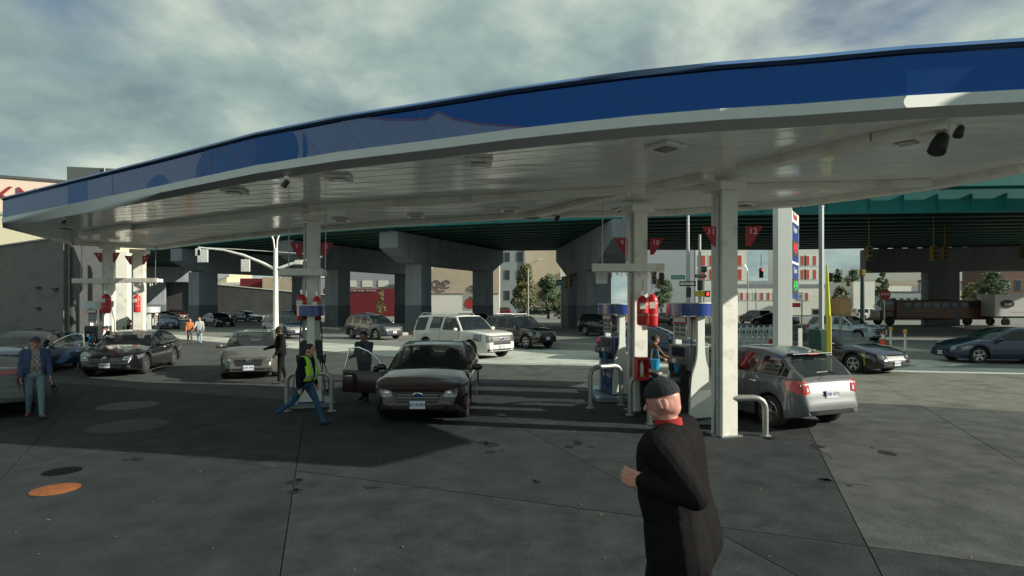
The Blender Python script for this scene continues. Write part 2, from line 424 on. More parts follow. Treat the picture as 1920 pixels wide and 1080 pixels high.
        for i in edge: P.append(P[i]+ax*(off+.012))
        for i in range(len(edge)): j = (i+1) % len(edge); fs.append((edge[i], edge[j], nb+j, nb+i))
        m_ = mb or MB(); m_.add(P, fs, mat)
        if build: return m_.build(nm, parent, smooth=40)
        return m_
    lm = lens or lens_m
    nz = k['nose']; hd = k['hood']; tall = kind in ('bigsuv', 'boxsuv', 'pickup', 'suv')
    g0, g1 = (nz-.2, hd-.13) if tall else (nz-.16, hd-.12)
    for s in (1, -1):
        h0, h1 = (g0+.12, g1+.0) if tall else (hd-.2, hd-.1)
        pw = MB()
        o = patch([(s*hw*.52, h0), (s*hw*.74, h0-.02), (s*hw*.74, h1+.03), (s*hw*.56, h1)], 'f', lm, 6, 3, nm='headlight')
        patch([(s*hw*.735, h0-.02), (s*hw*.80, h0+.0), (s*hw*.80, h1+.05), (s*hw*.735, h1+.03)], 'f', lm, 4, 3, nm='q', mb=pw, build=False)
        patch([(x1-.33, h0), (x1-.75, h0+.09), (x1-.72, h1+.07), (x1-.3, h1+.03)], 'l' if s > 0 else 'R', lm, 5, 2, nm='side_lens', mb=pw, build=False)
        pw.build('headlight_wrap', o, smooth=40)
        if detail > 1:
            hit = bvh.ray_cast(Vector((x1+1, s*hw*.64, (h0+h1)/2)), Vector((-1, 0, 0)))[0]
            if hit: MB().lathe([(.045, 0), (.05, .012), (.03, .016)], chrome, 12, T=Matrix.Translation(hit+Vector((.002, 0, 0))) @ Matrix.Rotation(pi/2, 4, 'Y')).build('projector', o, smooth=40)
        # tail lights
        t1 = deck-.04; t0 = deck-.28 if kind not in ('bigsuv', 'boxsuv', 'note') else deck-.36
        if kind == 'note': t1 = deck+.03; t0 = deck-.30
        to_ = patch([(s*hw*.62, t0+.04), (s*hw*.80, t0), (s*hw*.80, t1-.01), (s*hw*.66, t1-.02)], 'r', tail_m, 5, 4, nm='tail_light')
        patch([(x0+.10, t0), (x0+.34, t0+.10), (x0+.42, t1), (x0+.08, t1-.02)], 'l' if s > 0 else 'R', tail_m, 4, 3, nm='tail_light_wrap', parent=to_)
        if detail > 1: patch([(s*hw*.66, t0+.06), (s*hw*.72, t0+.06), (s*hw*.72, t0+.14), (s*hw*.67, t0+.14)], 'r', tail_w, 2, 2, off=.012, nm='reverse_lens', parent=to_)
        # mirror
        mq = MB(); my = w(cx-.1)-.02; mzz = zs(cx-.2)+.10
        mq.ell((cx-.22, s*(my+.14), mzz), (.07, .12, .075), pm, 12); mq.box((cx-.24, s*(my+.02), mzz-.05), (.06, .16, .03), black_pl)
        mq.build('side_mirror', root, smooth=60)
    if tail_bar: patch([(-hw*.70, t1-.10), (hw*.70, t1-.10), (hw*.70, t1-.02), (-hw*.70, t1-.02)], 'r', tail_m, 14, 1, nm='light_bar')
    # grille, lower intake, plate, seams, handles
    gw = .42 if not tall else .5
    go = patch([(-hw*gw, g0), (hw*gw, g0), (hw*(gw+.06), g1), (-hw*(gw+.06), g1)], 'f', black_pl, 10, 3, nm='grille')
    if detail > 1:
        q = MB(); rowsn = 3 if grille == 'bar' else 1
        for i in range(rowsn):
            zz = g0+(g1-g0)*(i+1)/(rowsn+1)
            patch([(-hw*gw, zz-.004), (hw*gw, zz-.004), (hw*gw, zz+.004), (-hw*gw, zz+.004)], 'f', bar_chrome, 10, 1, off=.012, mb=q, build=False)
        q.build('grille_bar', go, smooth=40)
    patch([(-hw*.5, gc+.06), (hw*.5, gc+.06), (hw*.56, gc+.19), (-hw*.56, gc+.19)], 'f', black_pl, 10, 2, nm='lower_intake')
    if detail > 1:
        for s in (1, -1): patch([(s*hw*.62, gc+.08), (s*hw*.78, gc+.10), (s*hw*.76, gc+.2), (s*hw*.60, gc+.17)], 'f', black_pl, 4, 2, nm='fog_light_bezel')
        if badge:
            hit = bvh.ray_cast(Vector((x1+1, 0, (g0+g1)/2+.05)), Vector((-1, 0, 0)))[0]
            T = Matrix.Translation(hit+Vector((.02, 0, 0))) @ Matrix.Rotation(pi/2, 4, 'Y')
            q = MB()
            if badge == 'oval':
                q.lathe([(.05, 0), (.05, .012), (.046, .014)], chrome, 20, T=T @ Matrix.Diagonal((1, 2.1, 1, 1))); q.lathe([(.04, .013), (.04, .018)], blue_m, 20, T=T @ Matrix.Diagonal((1, 2.15, 1, 1)))
            else:
                q.lathe([(.085, 0), (.085, .014), (.07, .016), (.07, .004)], chrome, 20, T=T)
                for a in ((pi, pi/3+.0, -pi/3) if badge == 'star' else ()):
                    q.tube([hit+Vector((.032, 0, 0)), hit+Vector((.032, .075*sin(a), -.075*cos(a)))], [.014, .004], chrome, 5)
                if badge == 'wing': q.tube([hit+Vector((.032, -.07, .03)), hit+Vector((.032, 0, -.015)), hit+Vector((.032, .07, .03))], [.008, .014, .008], chrome, 6)
            q.build('badge', root, smooth=40)
    def mkplate(x, z, front):
        hit = bvh.ray_cast(Vector((x, 0, z)), Vector((-1 if front else 1, 0, 0)))[0]
        if hit is None: return
        sgn = 1 if front else -1
        po = box1('licence_plate', (hit.x+sgn*.022, 0, z), (.012, .31, .155), plate if front or plate is plate_o else plate, root, bevel=.004)
        text('plate_number', plate_text or 'KDR 4172', .085, plate_t, po, (sgn*.008, 0, 0), (pi/2, 0, sgn*pi/2), .002)
    if detail > 1 or True:
        mkplate(x1+1, gc+.205 if not tall else gc+.28, True)
        mkplate(x0-1, (deck-.36) if kind in ('sedan', 'coupe') else deck-.3, False)
    if detail > 0:
        dl = [cx-.14, pil[0][0]+.05 if pil else cx-1.1, (pil[1][0]-.05) if len(pil) > 1 else None]
        for s, axn in ((1, 'l'), (-1, 'R')):
            q = MB()
            for x in dl:
                if x is None: continue
                patch([(x-.005, gc+.16), (x+.005, gc+.16), (x+.005, zs(x)-.03), (x-.005, zs(x)-.03)], axn, black_pl, 1, 5, off=.002, mb=q, build=False)
            e0 = dl[2] or dl[1]
            patch([(e0, gc+.15), (dl[0], gc+.15), (dl[0], gc+.165), (e0, gc+.165)], axn, black_pl, 10, 1, off=.002, mb=q, build=False)
            q.build('door_seams', root, smooth=40)
        for s in (1, -1):
            for x in dl[1:]:
                if x is None: continue
                y = w(x)-.0; hq = MB(); hq.tube([(x+.08, s*(y-.01), zs(x)-.12), (x+.10, s*(y+.03), zs(x)-.115), (x+.22, s*(y+.03), zs(x)-.11), (x+.24, s*(y-.01), zs(x)-.108)], .013, pm if detail < 2 else chrome, 6)
                hq.build('door_handle', root, smooth=60)
    if rails:
        for s in (1, -1):
            yy = grow[len(gx)//2][4][0]-.02
            MB().tube([(wt-.25, s*yy, Ht-.03), (wt-.35, s*yy, Ht+.04), (re+.2, s*yy, Ht+.035), (re+.08, s*yy, Ht-.06)], .018, chrome, 6).build('roof_rail', root, smooth=60)
        if rails == 'bars':
            for x in (wt-.45, re+.6): MB().box((x, 0, Ht+.07), (.06, 1.2, .03), white_paint).build('roof_bar', root, bevel=.01)
    if dx0 is not None:
        # a leaf swung open on its front hinge, with window frame, pane, mirror side and inner trim; behind it the dark opening
        s = dside; q = MB(); zb0 = gc+.16; zt = zs(dx1)-.02; Lr = dx1-dx0
        xx = np.linspace(dx0, dx1, 9); vo = []; zz = [zb0, zb0+.2, zb0+.42, zt-.06, zt]
        for x in xx:
            for z in zz:
                hit = bvh.ray_cast(Vector((x, s*(hw+1), z)), Vector((0, -s, 0)))[0] or Vector((x, s*hw, z))
                vo.append((hit.x-dx1, hit.y-s*w(dx1), z))
        nz_ = len(zz); fs = []; nn_ = len(vo)
        vi = [(a, b-s*.10, c) for a, b, c in vo]
        for i in range(8):
            for j in range(nz_-1): a = i*nz_+j; fs.append((a, a+1, a+1+nz_, a+nz_))
        q.add(vo, fs, pm); q.add(vi, fs, int_m)
        rim_f = []
        for i in range(8): a = i*nz_; rim_f += [(a, a+nz_, a+nz_+nn_, a+nn_), (a+nz_-1, a+2*nz_-1, a+2*nz_-1+nn_, a+nz_-1+nn_)]
        for j in range(nz_-1):
            for b_ in (0, 8*nz_): rim_f.append((b_+j, b_+j+1, b_+j+1+nn_, b_+j+nn_))
        q.add(vo+vi, rim_f, pm)
        door = q.build('open_door', root, loc=(dx1, s*w(dx1), 0), smooth=40)
        door.rotation_euler = (0, 0, -s*radians(dang))
        top = Ht-.12; ins = .27*(top-zt)
        fr = [(-.02, -s*.04, zt), (-.28, -s*.14, zt+.26), (-.55, -s*(ins*.85+.03), top-.08), (-Lr*.72, -s*(ins+.03), top), (-Lr+.08, -s*(ins+.03), top-.03), (-Lr+.02, -s*.04, zt)]
        MB().tube(fr, .022, chrome if kind == 'sedan' else pm, 6).build('window_frame', door, smooth=50)
        g = MB(); g.add([(p[0], p[1], p[2]) for p in fr], [tuple(range(len(fr)))], M('clear_glass', (.05, .06, .06), .03, alpha=.25, spec=.7)); g.build('pane', door)
        MB().ell((-.18, s*.13, zt+.08), (.07, .12, .075), pm, 12).build('side_mirror', door, smooth=60)
        hh = MB(); hh.tube([(-Lr+.1, s*.0, zt-.13), (-Lr+.12, s*.03, zt-.125), (-Lr+.24, s*.03, zt-.12), (-Lr+.26, 0, zt-.118)], .014, chrome, 6); hh.build('door_handle', door, smooth=60)
        op = MB(); oo = []
        for x in xx:
            for z in zz:
                hit = bvh.ray_cast(Vector((x, s*(hw+1), z)), Vector((0, -s, 0)))[0] or Vector((x, s*hw, z))
                oo.append((hit.x, hit.y+s*.004, z))
        op.add(oo, fs, int_m); op.build('door_opening', root, smooth=40)
    return root, dict(bvh=bvh, x0=x0, x1=x1, hw=hw, deck=deck, patch=patch, w=w, zs=zs, xf=xf, xr=xr, Ht=Ht, re=re)
# ------------------------------------------------------------ people: one remeshed body, coloured by the nearest limb
skin_m = M('skin', (.50, .27, .19), .5, noise=.08, nscale=8)
skin_d = M('dark_skin', (.14, .07, .045), .5, noise=.08, nscale=8)
hair_m = M('dark_hair', (.012, .009, .008), .7, bump=.6, bscale=80)
shoe_m = M('dark_shoe', (.02, .02, .024), .6)
def cloth(name, c, rough=.9): return M(name, c, rough, noise=.18, nscale=9, bump=1.2, bscale=8, spec=.12)
def person(label, loc, head, h=1.72, top=None, legs=None, skin=skin_m, shoes=shoe_m, hipL=8, hipR=-8, kneeL=6, kneeR=6, lean=4, armL=(5, 8, 12), armR=(5, 8, 12),
           turn=0, nod=0, bulk=1.0, belly=1.0, vox=.018, hair=hair_m, cap=None, cap_kind=None, sleeves='long', face=True, extra=None, gloves=None, collar=None, group=None, sit=0, coat=False):
    root = thing('person', label, 'person', (loc[0], loc[1], 0), radians(head), group)
    k = h/1.75; prims = []                         # (p0,p1,r0,r1,label)
    def seg(a, b, r0, r1, lab, sx=1.0): prims.append((Vector(a)*k, Vector(b)*k, r0*k, r1*k, lab))
    hip = Vector((0, 0, .93)); le = radians(lean)
    Rl = Matrix.Rotation(le, 3, 'Y')
    tor = lambda v: hip+Rl @ (Vector(v)-hip)
    B = bulk
    # torso as stacked pairs of tapered rods gives an oval section
    for y in (-.085, -.03, .03, .085):
        seg(tor((-.005, y*B, .94)), tor((.012*belly, y*B*1.03, 1.12)), .105*B, .105*B*belly, 'top')
        seg(tor((.012*belly, y*B*1.03, 1.12)), tor((0, y*1.25*B, 1.34)), .105*B*belly, .10*B, 'top')
        if coat: seg(tor((-.012, y*1.15*B, .80)), tor((-.005, y*B*1.05, .96)), .118*B, .112*B, 'top')
    seg(tor((-.01, -.13*B, 1.395)), tor((-.01, .13*B, 1.395)), .068*B, .068*B, 'top')
    seg(tor((-.01, -.06, 1.43)), tor((-.01, .06, 1.43)), .065, .065, 'top')
    seg((0, -.07, .93), (0, .07, .93), .115*B, .115*B, 'legs')
    lowest = 9; feet = []
    for s, a, kn in ((1, hipL, kneeL), (-1, hipR, kneeR)):
        a = radians(a); kn = radians(kn); p = Vector((0, s*.09, .91))
        q = p+Vector((sin(a), .01*s, -cos(a)))*.42; b = a-kn; an = q+Vector((sin(b), .01*s, -cos(b)))*.42
        seg(p, q, .092*B, .062, 'legs'); seg(q, an, .062, .048, 'legs')
        fa = max(-.6, min(.25, b*.6)) if kn > .05 else 0
        toe = an+Vector((.17*cos(fa), s*.03, -.045+.17*sin(fa))); seg(an+Vector((-.03, 0, -.045)), toe, .045, .036, 'shoe'); seg(an, an+Vector((0, 0, -.04)), .046, .045, 'shoe')
        lowest = min(lowest, an.z-.045-.045, toe.z-.036)
    hands = []
    for s, (sp, ab, el) in ((1, armL), (-1, armR)):
        sh = tor((-.01, s*.185*B, 1.40)); a = radians(sp)+le*.5; ab = radians(ab)
        d = Vector((sin(a)*cos(ab), s*sin(ab), -cos(a)*cos(ab))); e = sh+d*.29
        a2 = a+radians(el); d2 = Vector((sin(a2)*cos(ab*.3), s*sin(ab*.3), -cos(a2)*cos(ab*.3))); wr = e+d2*.25
        seg(sh, e, .062*B, .048*B, 'top'); seg(e, wr, .047*B, .036*B if sleeves == 'long' else .033, 'top' if sleeves == 'long' else 'skin')
        hb = wr+d2*.09; side = Vector((0, 1, 0)).cross(d2).normalized()*-s if abs(d2.y) < .9 else Vector((1, 0, 0))
        seg(wr, wr+d2*.03, .027, .027, 'hand'); acr = d2.cross(Vector((0, 1, 0))).normalized()
        for i, ln in enumerate((.072, .08, .076, .06)):
            o = acr*(i-1.5)*.0245
            seg(wr+d2*.02+o*.7, hb+o, .017, .0125, 'hand')
            seg(hb+o, hb+o+d2*ln*.5+Vector((0, -s*.012, 0)), .0115, .010, 'hand'); seg(hb+o+d2*ln*.5+Vector((0, -s*.012, 0)), hb+o+d2*ln*.75+Vector((0, -s*.045, 0)), .010, .009, 'hand')
        seg(wr+d2*.035-acr*.02, wr+d2*.085-acr*.052+Vector((0, -s*.01, 0)), .015, .011, 'hand')
        hands.append((hb+d2*.03)*k)
    # head
    hd0 = tor((.02, 0, 1.60)); T = Matrix.Translation(hd0*k) @ Matrix.Rotation(radians(turn), 4, 'Z') @ Matrix.Rotation(le*.6+radians(nod), 4, 'Y')
    hp = lambda v: T @ (Vector(v)*k)
    def hs(a, b, r0, r1, lab='skin'): prims.append((hp(a), hp(b), r0*k, r1*k, lab))
    seg(tor((-.005, 0, 1.44)), tor((.008, 0, 1.56)), .06, .056, 'skin')
    hs((-.015, 0, .035), (.01, 0, .03), .082, .080); hs((-.01, -.012, .0), (.015, .0, .0), .078, .072); hs((-.01, .012, .0), (.015, .0, .0), .078, .072)
    hs((.02, 0, -.04), (.045, 0, -.075), .058, .035); hs((.04, -.018, -.055), (.04, .018, -.055), .036, .036); hs((-.03, 0, .02), (-.04, 0, -.03), .075, .06)
    hs((.085, 0, .005), (.105, 0, -.028), .010, .014); hs((.07, -.03, .022), (.07, .03, .022), .018, .018); hs((.075, -.014, -.052), (.075, .014, -.052), .012, .012)
    for s in (1, -1): hs((.0, s*.084, .016), (-.012, s*.090, -.018), .019, .014)
    dz = -lowest*k
    mb = MB(); mm = {'top': top or cloth('grey_top', (.2, .2, .2)), 'legs': legs or cloth('jeans', (.05, .08, .14)), 'skin': skin, 'hand': gloves or skin, 'shoe': shoes}
    up = Vector((0, 0, dz))
    for (a, b, r0, r1, lab) in prims:
        a = a+up; b = b+up; d = b-a; Ln = d.length
        Q = Matrix.Translation(a) @ (d.to_track_quat('Z', 'Y').to_matrix().to_4x4() if Ln > 1e-6 else Matrix.Identity(4))
        n_ = 14 if r0 > .02 else 8; prof = []
        for i in range(1, 5): th = -pi/2+pi/2*i/4*.999; prof.append((r0*cos(th) if i < 4 else r0, r0*sin(th)))
        for i in range(0, 4): th = pi/2*i/4; prof.append((r1*cos(th), Ln+r1*sin(th)))
        mb.lathe([(r0*.05, -r0*.999)]+prof+[(r1*.05, Ln+r1*.999)], skin, n_, T=Q)
    o = mb.build('body', merge=False)
    rm = o.modifiers.new('r', 'REMESH'); rm.mode = 'VOXEL'; rm.voxel_size = vox*k; rm.use_smooth_shade = True
    sm = o.modifiers.new('s', 'SMOOTH'); sm.factor = .6; sm.iterations = 4 if vox > .012 else 6
    dg = bpy.context.evaluated_depsgraph_get(); dg.update()
    me = bpy.data.meshes.new_from_object(o.evaluated_get(dg)); bpy.data.objects.remove(o)
    labs = ['top', 'legs', 'skin', 'hand', 'shoe']; me.materials.clear()
    for l in labs: me.materials.append(mm[l])
    nP = len(me.polygons); C = np.empty(nP*3); me.polygons.foreach_get('center', C); C = C.reshape(-1, 3)
    best = np.full(nP, 1e9); idx = np.zeros(nP, int)
    for (a, b, r0, r1, lab) in prims:
        A = np.array(a+up); D = np.array(b-a); L2 = max(1e-9, D@D); t = np.clip(((C-A)@D)/L2, 0, 1)
        ds = np.linalg.norm(C-A-t[:, None]*D, axis=1)-(r0+(r1-r0)*t)
        m = ds < best; best[m] = ds[m]; idx[m] = labs.index(lab)
    me.polygons.foreach_set('material_index', idx.astype(np.int32)); me.polygons.foreach_set('use_smooth', np.ones(nP, bool))
    me.update()
    body = link('body', me, root); body.name = 'body'
    T = Matrix.Translation(up) @ T
    S = Matrix.Scale(k, 4)
    if hair and cap_kind != 'skull':
        q = MB(); q.ell((-.016, 0, .036), (.106, .096, .098), hair, 18, T=T @ S @ Matrix.Rotation(-.33, 4, 'Y'), frac=.60); q.build('hair', root, smooth=60)
    if cap_kind:
        q = MB()
        if cap_kind == 'skull': q.ell((-.008, 0, .050), (.103, .096, .088), cap, 20, T=T @ S @ Matrix.Rotation(.06, 4, 'Y'), frac=.53)
        else:
            q.ell((-.005, 0, .050), (.102, .092, .085), cap, 16, T=T @ S, frac=.5)
            q.prism([(.06, -.075), (.13, -.06), (.165, -.02), (.165, .02), (.13, .06), (.06, .075)], .048, .056, cap, T=T @ S @ Matrix.Rotation(.12, 4, 'Y'))
        q.build('cap', root, smooth=60)
    if face:
        for s in (1, -1):
            q = MB(); q.ell((.076, s*.03, .004), (.012, .014, .008), black_pl, 8, T=T @ S); q.build('eye', root, smooth=60)
    for s in (1, -1):
        q = MB(); q.ell((-.008, s*.090, -.002), (.020, .010, .034), skin, 12, T=T @ S @ Matrix.Rotation(s*.25, 4, 'Z')); q.ell((-.006, s*.097, .0), (.010, .005, .020), skin, 8, T=T @ S); q.build('ear', root, smooth=60)
    if collar:
        q = MB(); c0 = tor((-.002, 0, 1.475))*k+up
        q.lathe([(.068*k, -.035*k), (.078*k, -.03*k), (.074*k, .03*k), (.066*k, .035*k)], collar, 18, T=Matrix.Translation(c0) @ Matrix.Rotation(le, 4, 'Y')); q.build('collar', root, smooth=60)
    info = dict(root=root, k=k, up=up, tor=lambda v: (tor(v)*k+up), hands=[h_+up for h_ in hands], T=T, body=me, Rl=Rl)
    return info
def vest(info, mat, stripe, B=1.0):
    # torso shell grown from the body faces, so it follows the clothes under it
    me = info['body']; tor = info['tor']; root = info['root']; k = info['k']; Ri = info['Rl'].inverted(); hip = Vector((0, 0, .93))
    V = []; Fm = {0: [], 1: []}; mp = {}
    for p in me.polygons:
        if p.material_index != 0: continue
        q = hip+Ri @ ((p.center-info['up'])/k-hip)
        if not (1.0 < q.z < 1.47) or abs(q.y) > .165*B+(.0 if q.z > 1.3 else .02): continue
        front = q.x > .02
        if front and abs(q.y) < .035+max(0, (q.z-1.15))*.16: continue
        st = (1.07 < q.z < 1.12) or (1.16 < q.z < 1.2 and False) or (abs(abs(q.y)-.10) < .022)
        ids = []
        for vi in p.vertices:
            if vi not in mp: mp[vi] = len(V); V.append(me.vertices[vi].co+me.vertices[vi].normal*.012)
            ids.append(mp[vi])
        Fm[1 if st else 0].append(ids)
    m = MB(); m.add(V, Fm[0], mat); m.add(V, Fm[1], stripe)
    o = m.build('safety_vest', root, smooth=80)
    so_ = o.modifiers.new('t', 'SOLIDIFY'); so_.thickness = .008
    return o
# ------------------------------------------------------------ ground, forecourt slabs, street
asphalt = M('asphalt', (.20, .21, .195), .85, noise=.22, nscale=2.2, bump=.4, bscale=60, dirt=(.12, .125, .115), dscale=.25, spec=.2)
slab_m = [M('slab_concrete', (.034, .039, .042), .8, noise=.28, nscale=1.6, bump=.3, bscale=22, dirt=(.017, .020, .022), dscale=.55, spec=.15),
          M('slab_concrete_dim_worn', (.037, .042, .045), .82, noise=.32, nscale=2.4, bump=.3, bscale=25, dirt=(.017, .020, .022), dscale=.8, spec=.15),
          M('slab_concrete_pale', (.078, .084, .082), .82, noise=.28, nscale=2.0, bump=.3, bscale=25, dirt=(.04, .044, .045), dscale=.7, spec=.15), M('slab_concrete_sunny', (.165, .165, .145), .82, noise=.25, nscale=2.0, bump=.3, bscale=25, dirt=(.07, .073, .068), dscale=.7, spec=.15)]  # slab tones picked by position: falloff of brightness put into the colour
pale_conc = M('pale_pavement', (.46, .48, .43), .85, noise=.15, nscale=1.5, bump=.3, bscale=25, dirt=(.16, .16, .15), dscale=.5)
joint_m = M('joint_filler', (.012, .013, .013), .9)
line_m = M('road_paint', (.6, .6, .56), .6, noise=.2, nscale=6, dirt=(.25, .25, .24), dscale=2.0)
kerb_m = M('kerb_stone', (.38, .375, .34), .8, noise=.15, nscale=4)
MB().add([(-400, -60, -.16), (400, -60, -.16), (400, 900, -.16), (-400, 900, -.16)], [(0, 1, 2, 3)], M('far_ground', (.12, .125, .12), .9, noise=.2, nscale=.1)).build('ground', kind='structure')
U = Vector((.93, -.37, 0)).normalized(); V = Vector((.37, .93, 0)).normalized()
FB = [PX(1920, 702), PX(900, 682), PX(400, 641)]          # far edge of the forecourt
fe0 = FB[1]+(FB[1]-FB[0])*0; far_a = FB[0]+(FB[0]-FB[1])*1.2; far_b = FB[2]+(FB[2]-FB[1])*.9
fpoly = [V2(p) for p in (Vector((-26, 1.5, 0)), Vector((26, 1.5, 0)), far_a, FB[0], FB[1], FB[2], far_b, Vector((-34, 20, 0)))]
fc_base = MB(); fc_base.prism([tuple(p) for p in fpoly], -.15, -.014, joint_m); forecourt = fc_base.build('forecourt', kind='structure')
def clip(poly, p, d, keep):
    n = Vector((-d.y, d.x)); out = []
    for i in range(len(poly)):
        a, b = poly[i], poly[(i+1) % len(poly)]; da, db = (a-p).dot(n)*keep, (b-p).dot(n)*keep
        if da >= 0: out.append(a)
        if (da > 0 and db < 0) or (da < 0 and db > 0): out.append(a+(b-a)*(da/(da-db)))
    return out
def area(p): return abs(sum(p[i].x*p[(i+1) % len(p)].y-p[(i+1) % len(p)].x*p[i].y for i in range(len(p)))/2)
def convex(poly):  # the far edge is bent, so cut it in two convex halves first
    return poly
vl = [(PX(200, 690), PX(126, 767)), (PX(567, 800), PX(555, 880)), (PX(975, 800), PX(1195, 918))]
lines_v = [(V2(a), V2(b-a).normalized()) for a, b in vl]
for off in (5.2, 7.9, 12.6, 17, 21.5): lines_v.append((V2(PX(975, 800)+U*off), V2(V)))
for off in (-5.5, -10.5): lines_v.append((V2(PX(200, 690)+U*off), V2(V)))
u0 = PX(94, 821); lines_u = [(V2(u0+V*o), V2(U)) for o in (-4.4, 0, 4.8, 9.6, 14.2)]
mid = V2(FB[1]); halves = [clip(fpoly, mid, V2(V), 1), clip(fpoly, mid, V2(V), -1)]
slabs = [p for p in halves if len(p) > 2]
for (p, d) in lines_v+lines_u:
    nx_ = []
    for s in slabs:
        for kp in (1, -1):
            c = clip(s, p, d, kp)
            if len(c) > 2 and area(c) > .05: nx_.append(c)
    slabs = nx_
def inset(poly, d):
    c = sum(poly, Vector((0, 0)))/len(poly); n = len(poly)
    sgn = 1 if sum(poly[i].x*poly[(i+1) % n].y-poly[(i+1) % n].x*poly[i].y for i in range(n)) > 0 else -1
    out = poly
    for i in range(n):
        a, b = poly[i], poly[(i+1) % n]; t = (b-a)
        if t.length < 1e-4: continue
        t.normalize(); nn = Vector((-t.y, t.x))*sgn
        out = clip(out, a+nn*d, t, sgn)
        if len(out) < 3: return []
    return out
for s in slabs:
    q = inset(s, .0065)
    if len(q) < 3: continue
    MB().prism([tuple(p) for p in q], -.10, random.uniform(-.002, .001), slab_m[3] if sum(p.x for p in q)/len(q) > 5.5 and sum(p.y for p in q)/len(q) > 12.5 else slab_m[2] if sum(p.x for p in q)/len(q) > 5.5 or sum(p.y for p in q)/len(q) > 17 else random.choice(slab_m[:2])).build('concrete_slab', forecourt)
# road sheets
def sheet(name, pts, z, mat, parent=None, kind='structure'):
    return MB().prism([(p[0], p[1]) for p in pts], z-.05, z, mat).build(name, parent, kind=kind)
side0 = [FB[2]+(FB[2]-FB[1])*.9, FB[2], FB[1], FB[0], far_a]
dV = Vector((.3, .95, 0))
sw_ = [p+dV*(.05) for p in side0]; sw2 = [p+dV*w_ for p, w_ in zip(side0, (.2, .25, 1.6, 2.0, 2.2))]
sheet('sidewalk', [p for p in sw_]+[p for p in reversed(sw2)], .0, pale_conc)
road = sheet('road', [Vector((-170, 30, 0)), sw2[0], sw2[1], sw2[2], sw2[3], sw2[4], Vector((90, 30, 0)), Vector((90, 150, 0)), Vector((-170, 150, 0))], -.02, asphalt)
sheet('paved_apron', [PX(885, 683), PX(980, 684), PX(1700, 690), PX(1900, 678), PX(1500, 668), PX(1060, 656), PX(860, 655), PX(600, 642), PX(300, 626), PX(130, 622), PX(200, 640), PX(400, 641)], -.012, pale_conc)
def strip(name, a, b, wd, z, mat, parent=None, hgt=.004, n=1, kind=None):
    d = (b-a).normalized(); nn = Vector((-d.y, d.x, 0))*wd/2
    return MB().prism([tuple((a-nn)[:2]), tuple((b-nn)[:2]), tuple((b+nn)[:2]), tuple((a+nn)[:2])], z, z+hgt, mat).build(name, parent, kind=kind)
zr = -.02
for a, b, w_ in [((620, 636), (745, 640), .16), ((955, 655), (1120, 660), .16), ((380, 618), (440, 620), .14), ((975, 647), (1035, 648), .5), ((975, 663), (1030, 664), .16), ((250, 607), (330, 609), .14), ((450, 626), (520, 628), .14),
                 ((1655, 676), (1720, 677), .45), ((1660, 684), (1745, 685), .45), ((1640, 692), (1790, 694), .45), ((1682, 681), (1728, 687), .14), ((1780, 686), (1800, 682), .3)]:
    strip('road_marking', PX(*a), PX(*b), w_, zr+.006, line_m, road, hgt=.006)
# raised islands and kerbs in the street, each a pale concrete bar
kerbs = [((700, 623), (760, 628), .5, .18), ((310, 603), (365, 607), .4, .2), ((1000, 645), (1130, 650), .35, .14), ((590, 615), (640, 618), .4, .16), ((1600, 648), (1720, 664), 1.8, .14), ((1380, 641), (1500, 645), 2.2, .13),
         ((1810, 617), (1980, 617), .3, .35), ((960, 594), (1060, 594), .5, .3), ((1600, 600), (1760, 601), .5, .2)]
for a, b, w_, h_ in kerbs:
    strip('median_kerb', PX(*a), PX(*b), w_, -.02, kerb_m, hgt=h_+.02, kind='structure')
# manhole lids and patches in the forecourt
def disc(name, label, cat, px, py, rad, mat, ring, z=.004):
    p = PX(px, py); t = thing(name, label, cat, (p.x, p.y, 0))
    MB().lathe([(rad, z-.03), (rad, z+.002), (rad*.97, z+.004)], mat, 40).build('lid', t, smooth=30)
    MB().lathe([(rad*1.05, z-.03), (rad*1.05, z), (rad*1.0, z+.001)], ring, 40).build('ring', t, smooth=30)
dark_iron = M('cast_iron', (.03, .03, .03), .6, .3, noise=.3, nscale=10, bump=.5, bscale=30)
disc('fuel_tank_lid', 'large pale round concrete tank lid flush in the shaded forecourt', 'manhole cover', 240, 761, .62, M('lid_pale', (.055, .06, .062), .7, noise=.3, nscale=5), dark_iron)
disc('fuel_tank_lid', 'large round tank lid crossed by the edge of the canopy shadow', 'manhole cover', 240, 799, .66, M('lid_grey', (.028, .031, .033), .7, noise=.3, nscale=5), dark_iron)
disc('manhole_cover', 'small dark iron cover in the sunlit concrete beside the orange one', 'manhole cover', 117, 884, .235, M('iron_black', (.004, .004, .005), .8, spec=.1), dark_iron)
disc('filler_cover', 'orange painted round filler cover in the sunlit concrete', 'manhole cover', 104, 918, .27, M('orange_cover', (.27, .08, .018), .65, noise=.3, nscale=8, bump=.3, bscale=30), dark_iron)

# ------------------------------------------------------------ canopy
ZC = 4.65
fr_px = [(5, 427), (150, 401), (300, 374), (480, 340), (640, 317), (800, 299), (960, 280), (1080, 268), (1200, 257), (1350, 246), (1500, 238), (1700, 224.5), (1920, 214)]
front = [PX(x, y, ZC) for x, y in fr_px]
front += [Vector((8.7, 6.32, ZC)), Vector((10.1, 7.9, ZC))]
back = [PX(x, y, ZC) for x, y in [(1920, 320), (1745, 353), (1500, 385), (1250, 402), (1040, 406), (940, 410), (720, 424), (560, 436), (400, 452), (300, 468), (135, 460)]]
cpoly = front+back
canopy = thing('gas_station_canopy', 'long white forecourt canopy with blue fascia over the pump islands', 'canopy', (0, 0, 0))
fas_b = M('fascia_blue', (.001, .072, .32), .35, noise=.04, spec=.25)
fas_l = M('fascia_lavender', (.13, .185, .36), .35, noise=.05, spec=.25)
fas_w = M('fascia_white', (.86, .88, .86), .35, noise=.04)
fas_t = M('fascia_trim', (.035, .06, .13), .3)
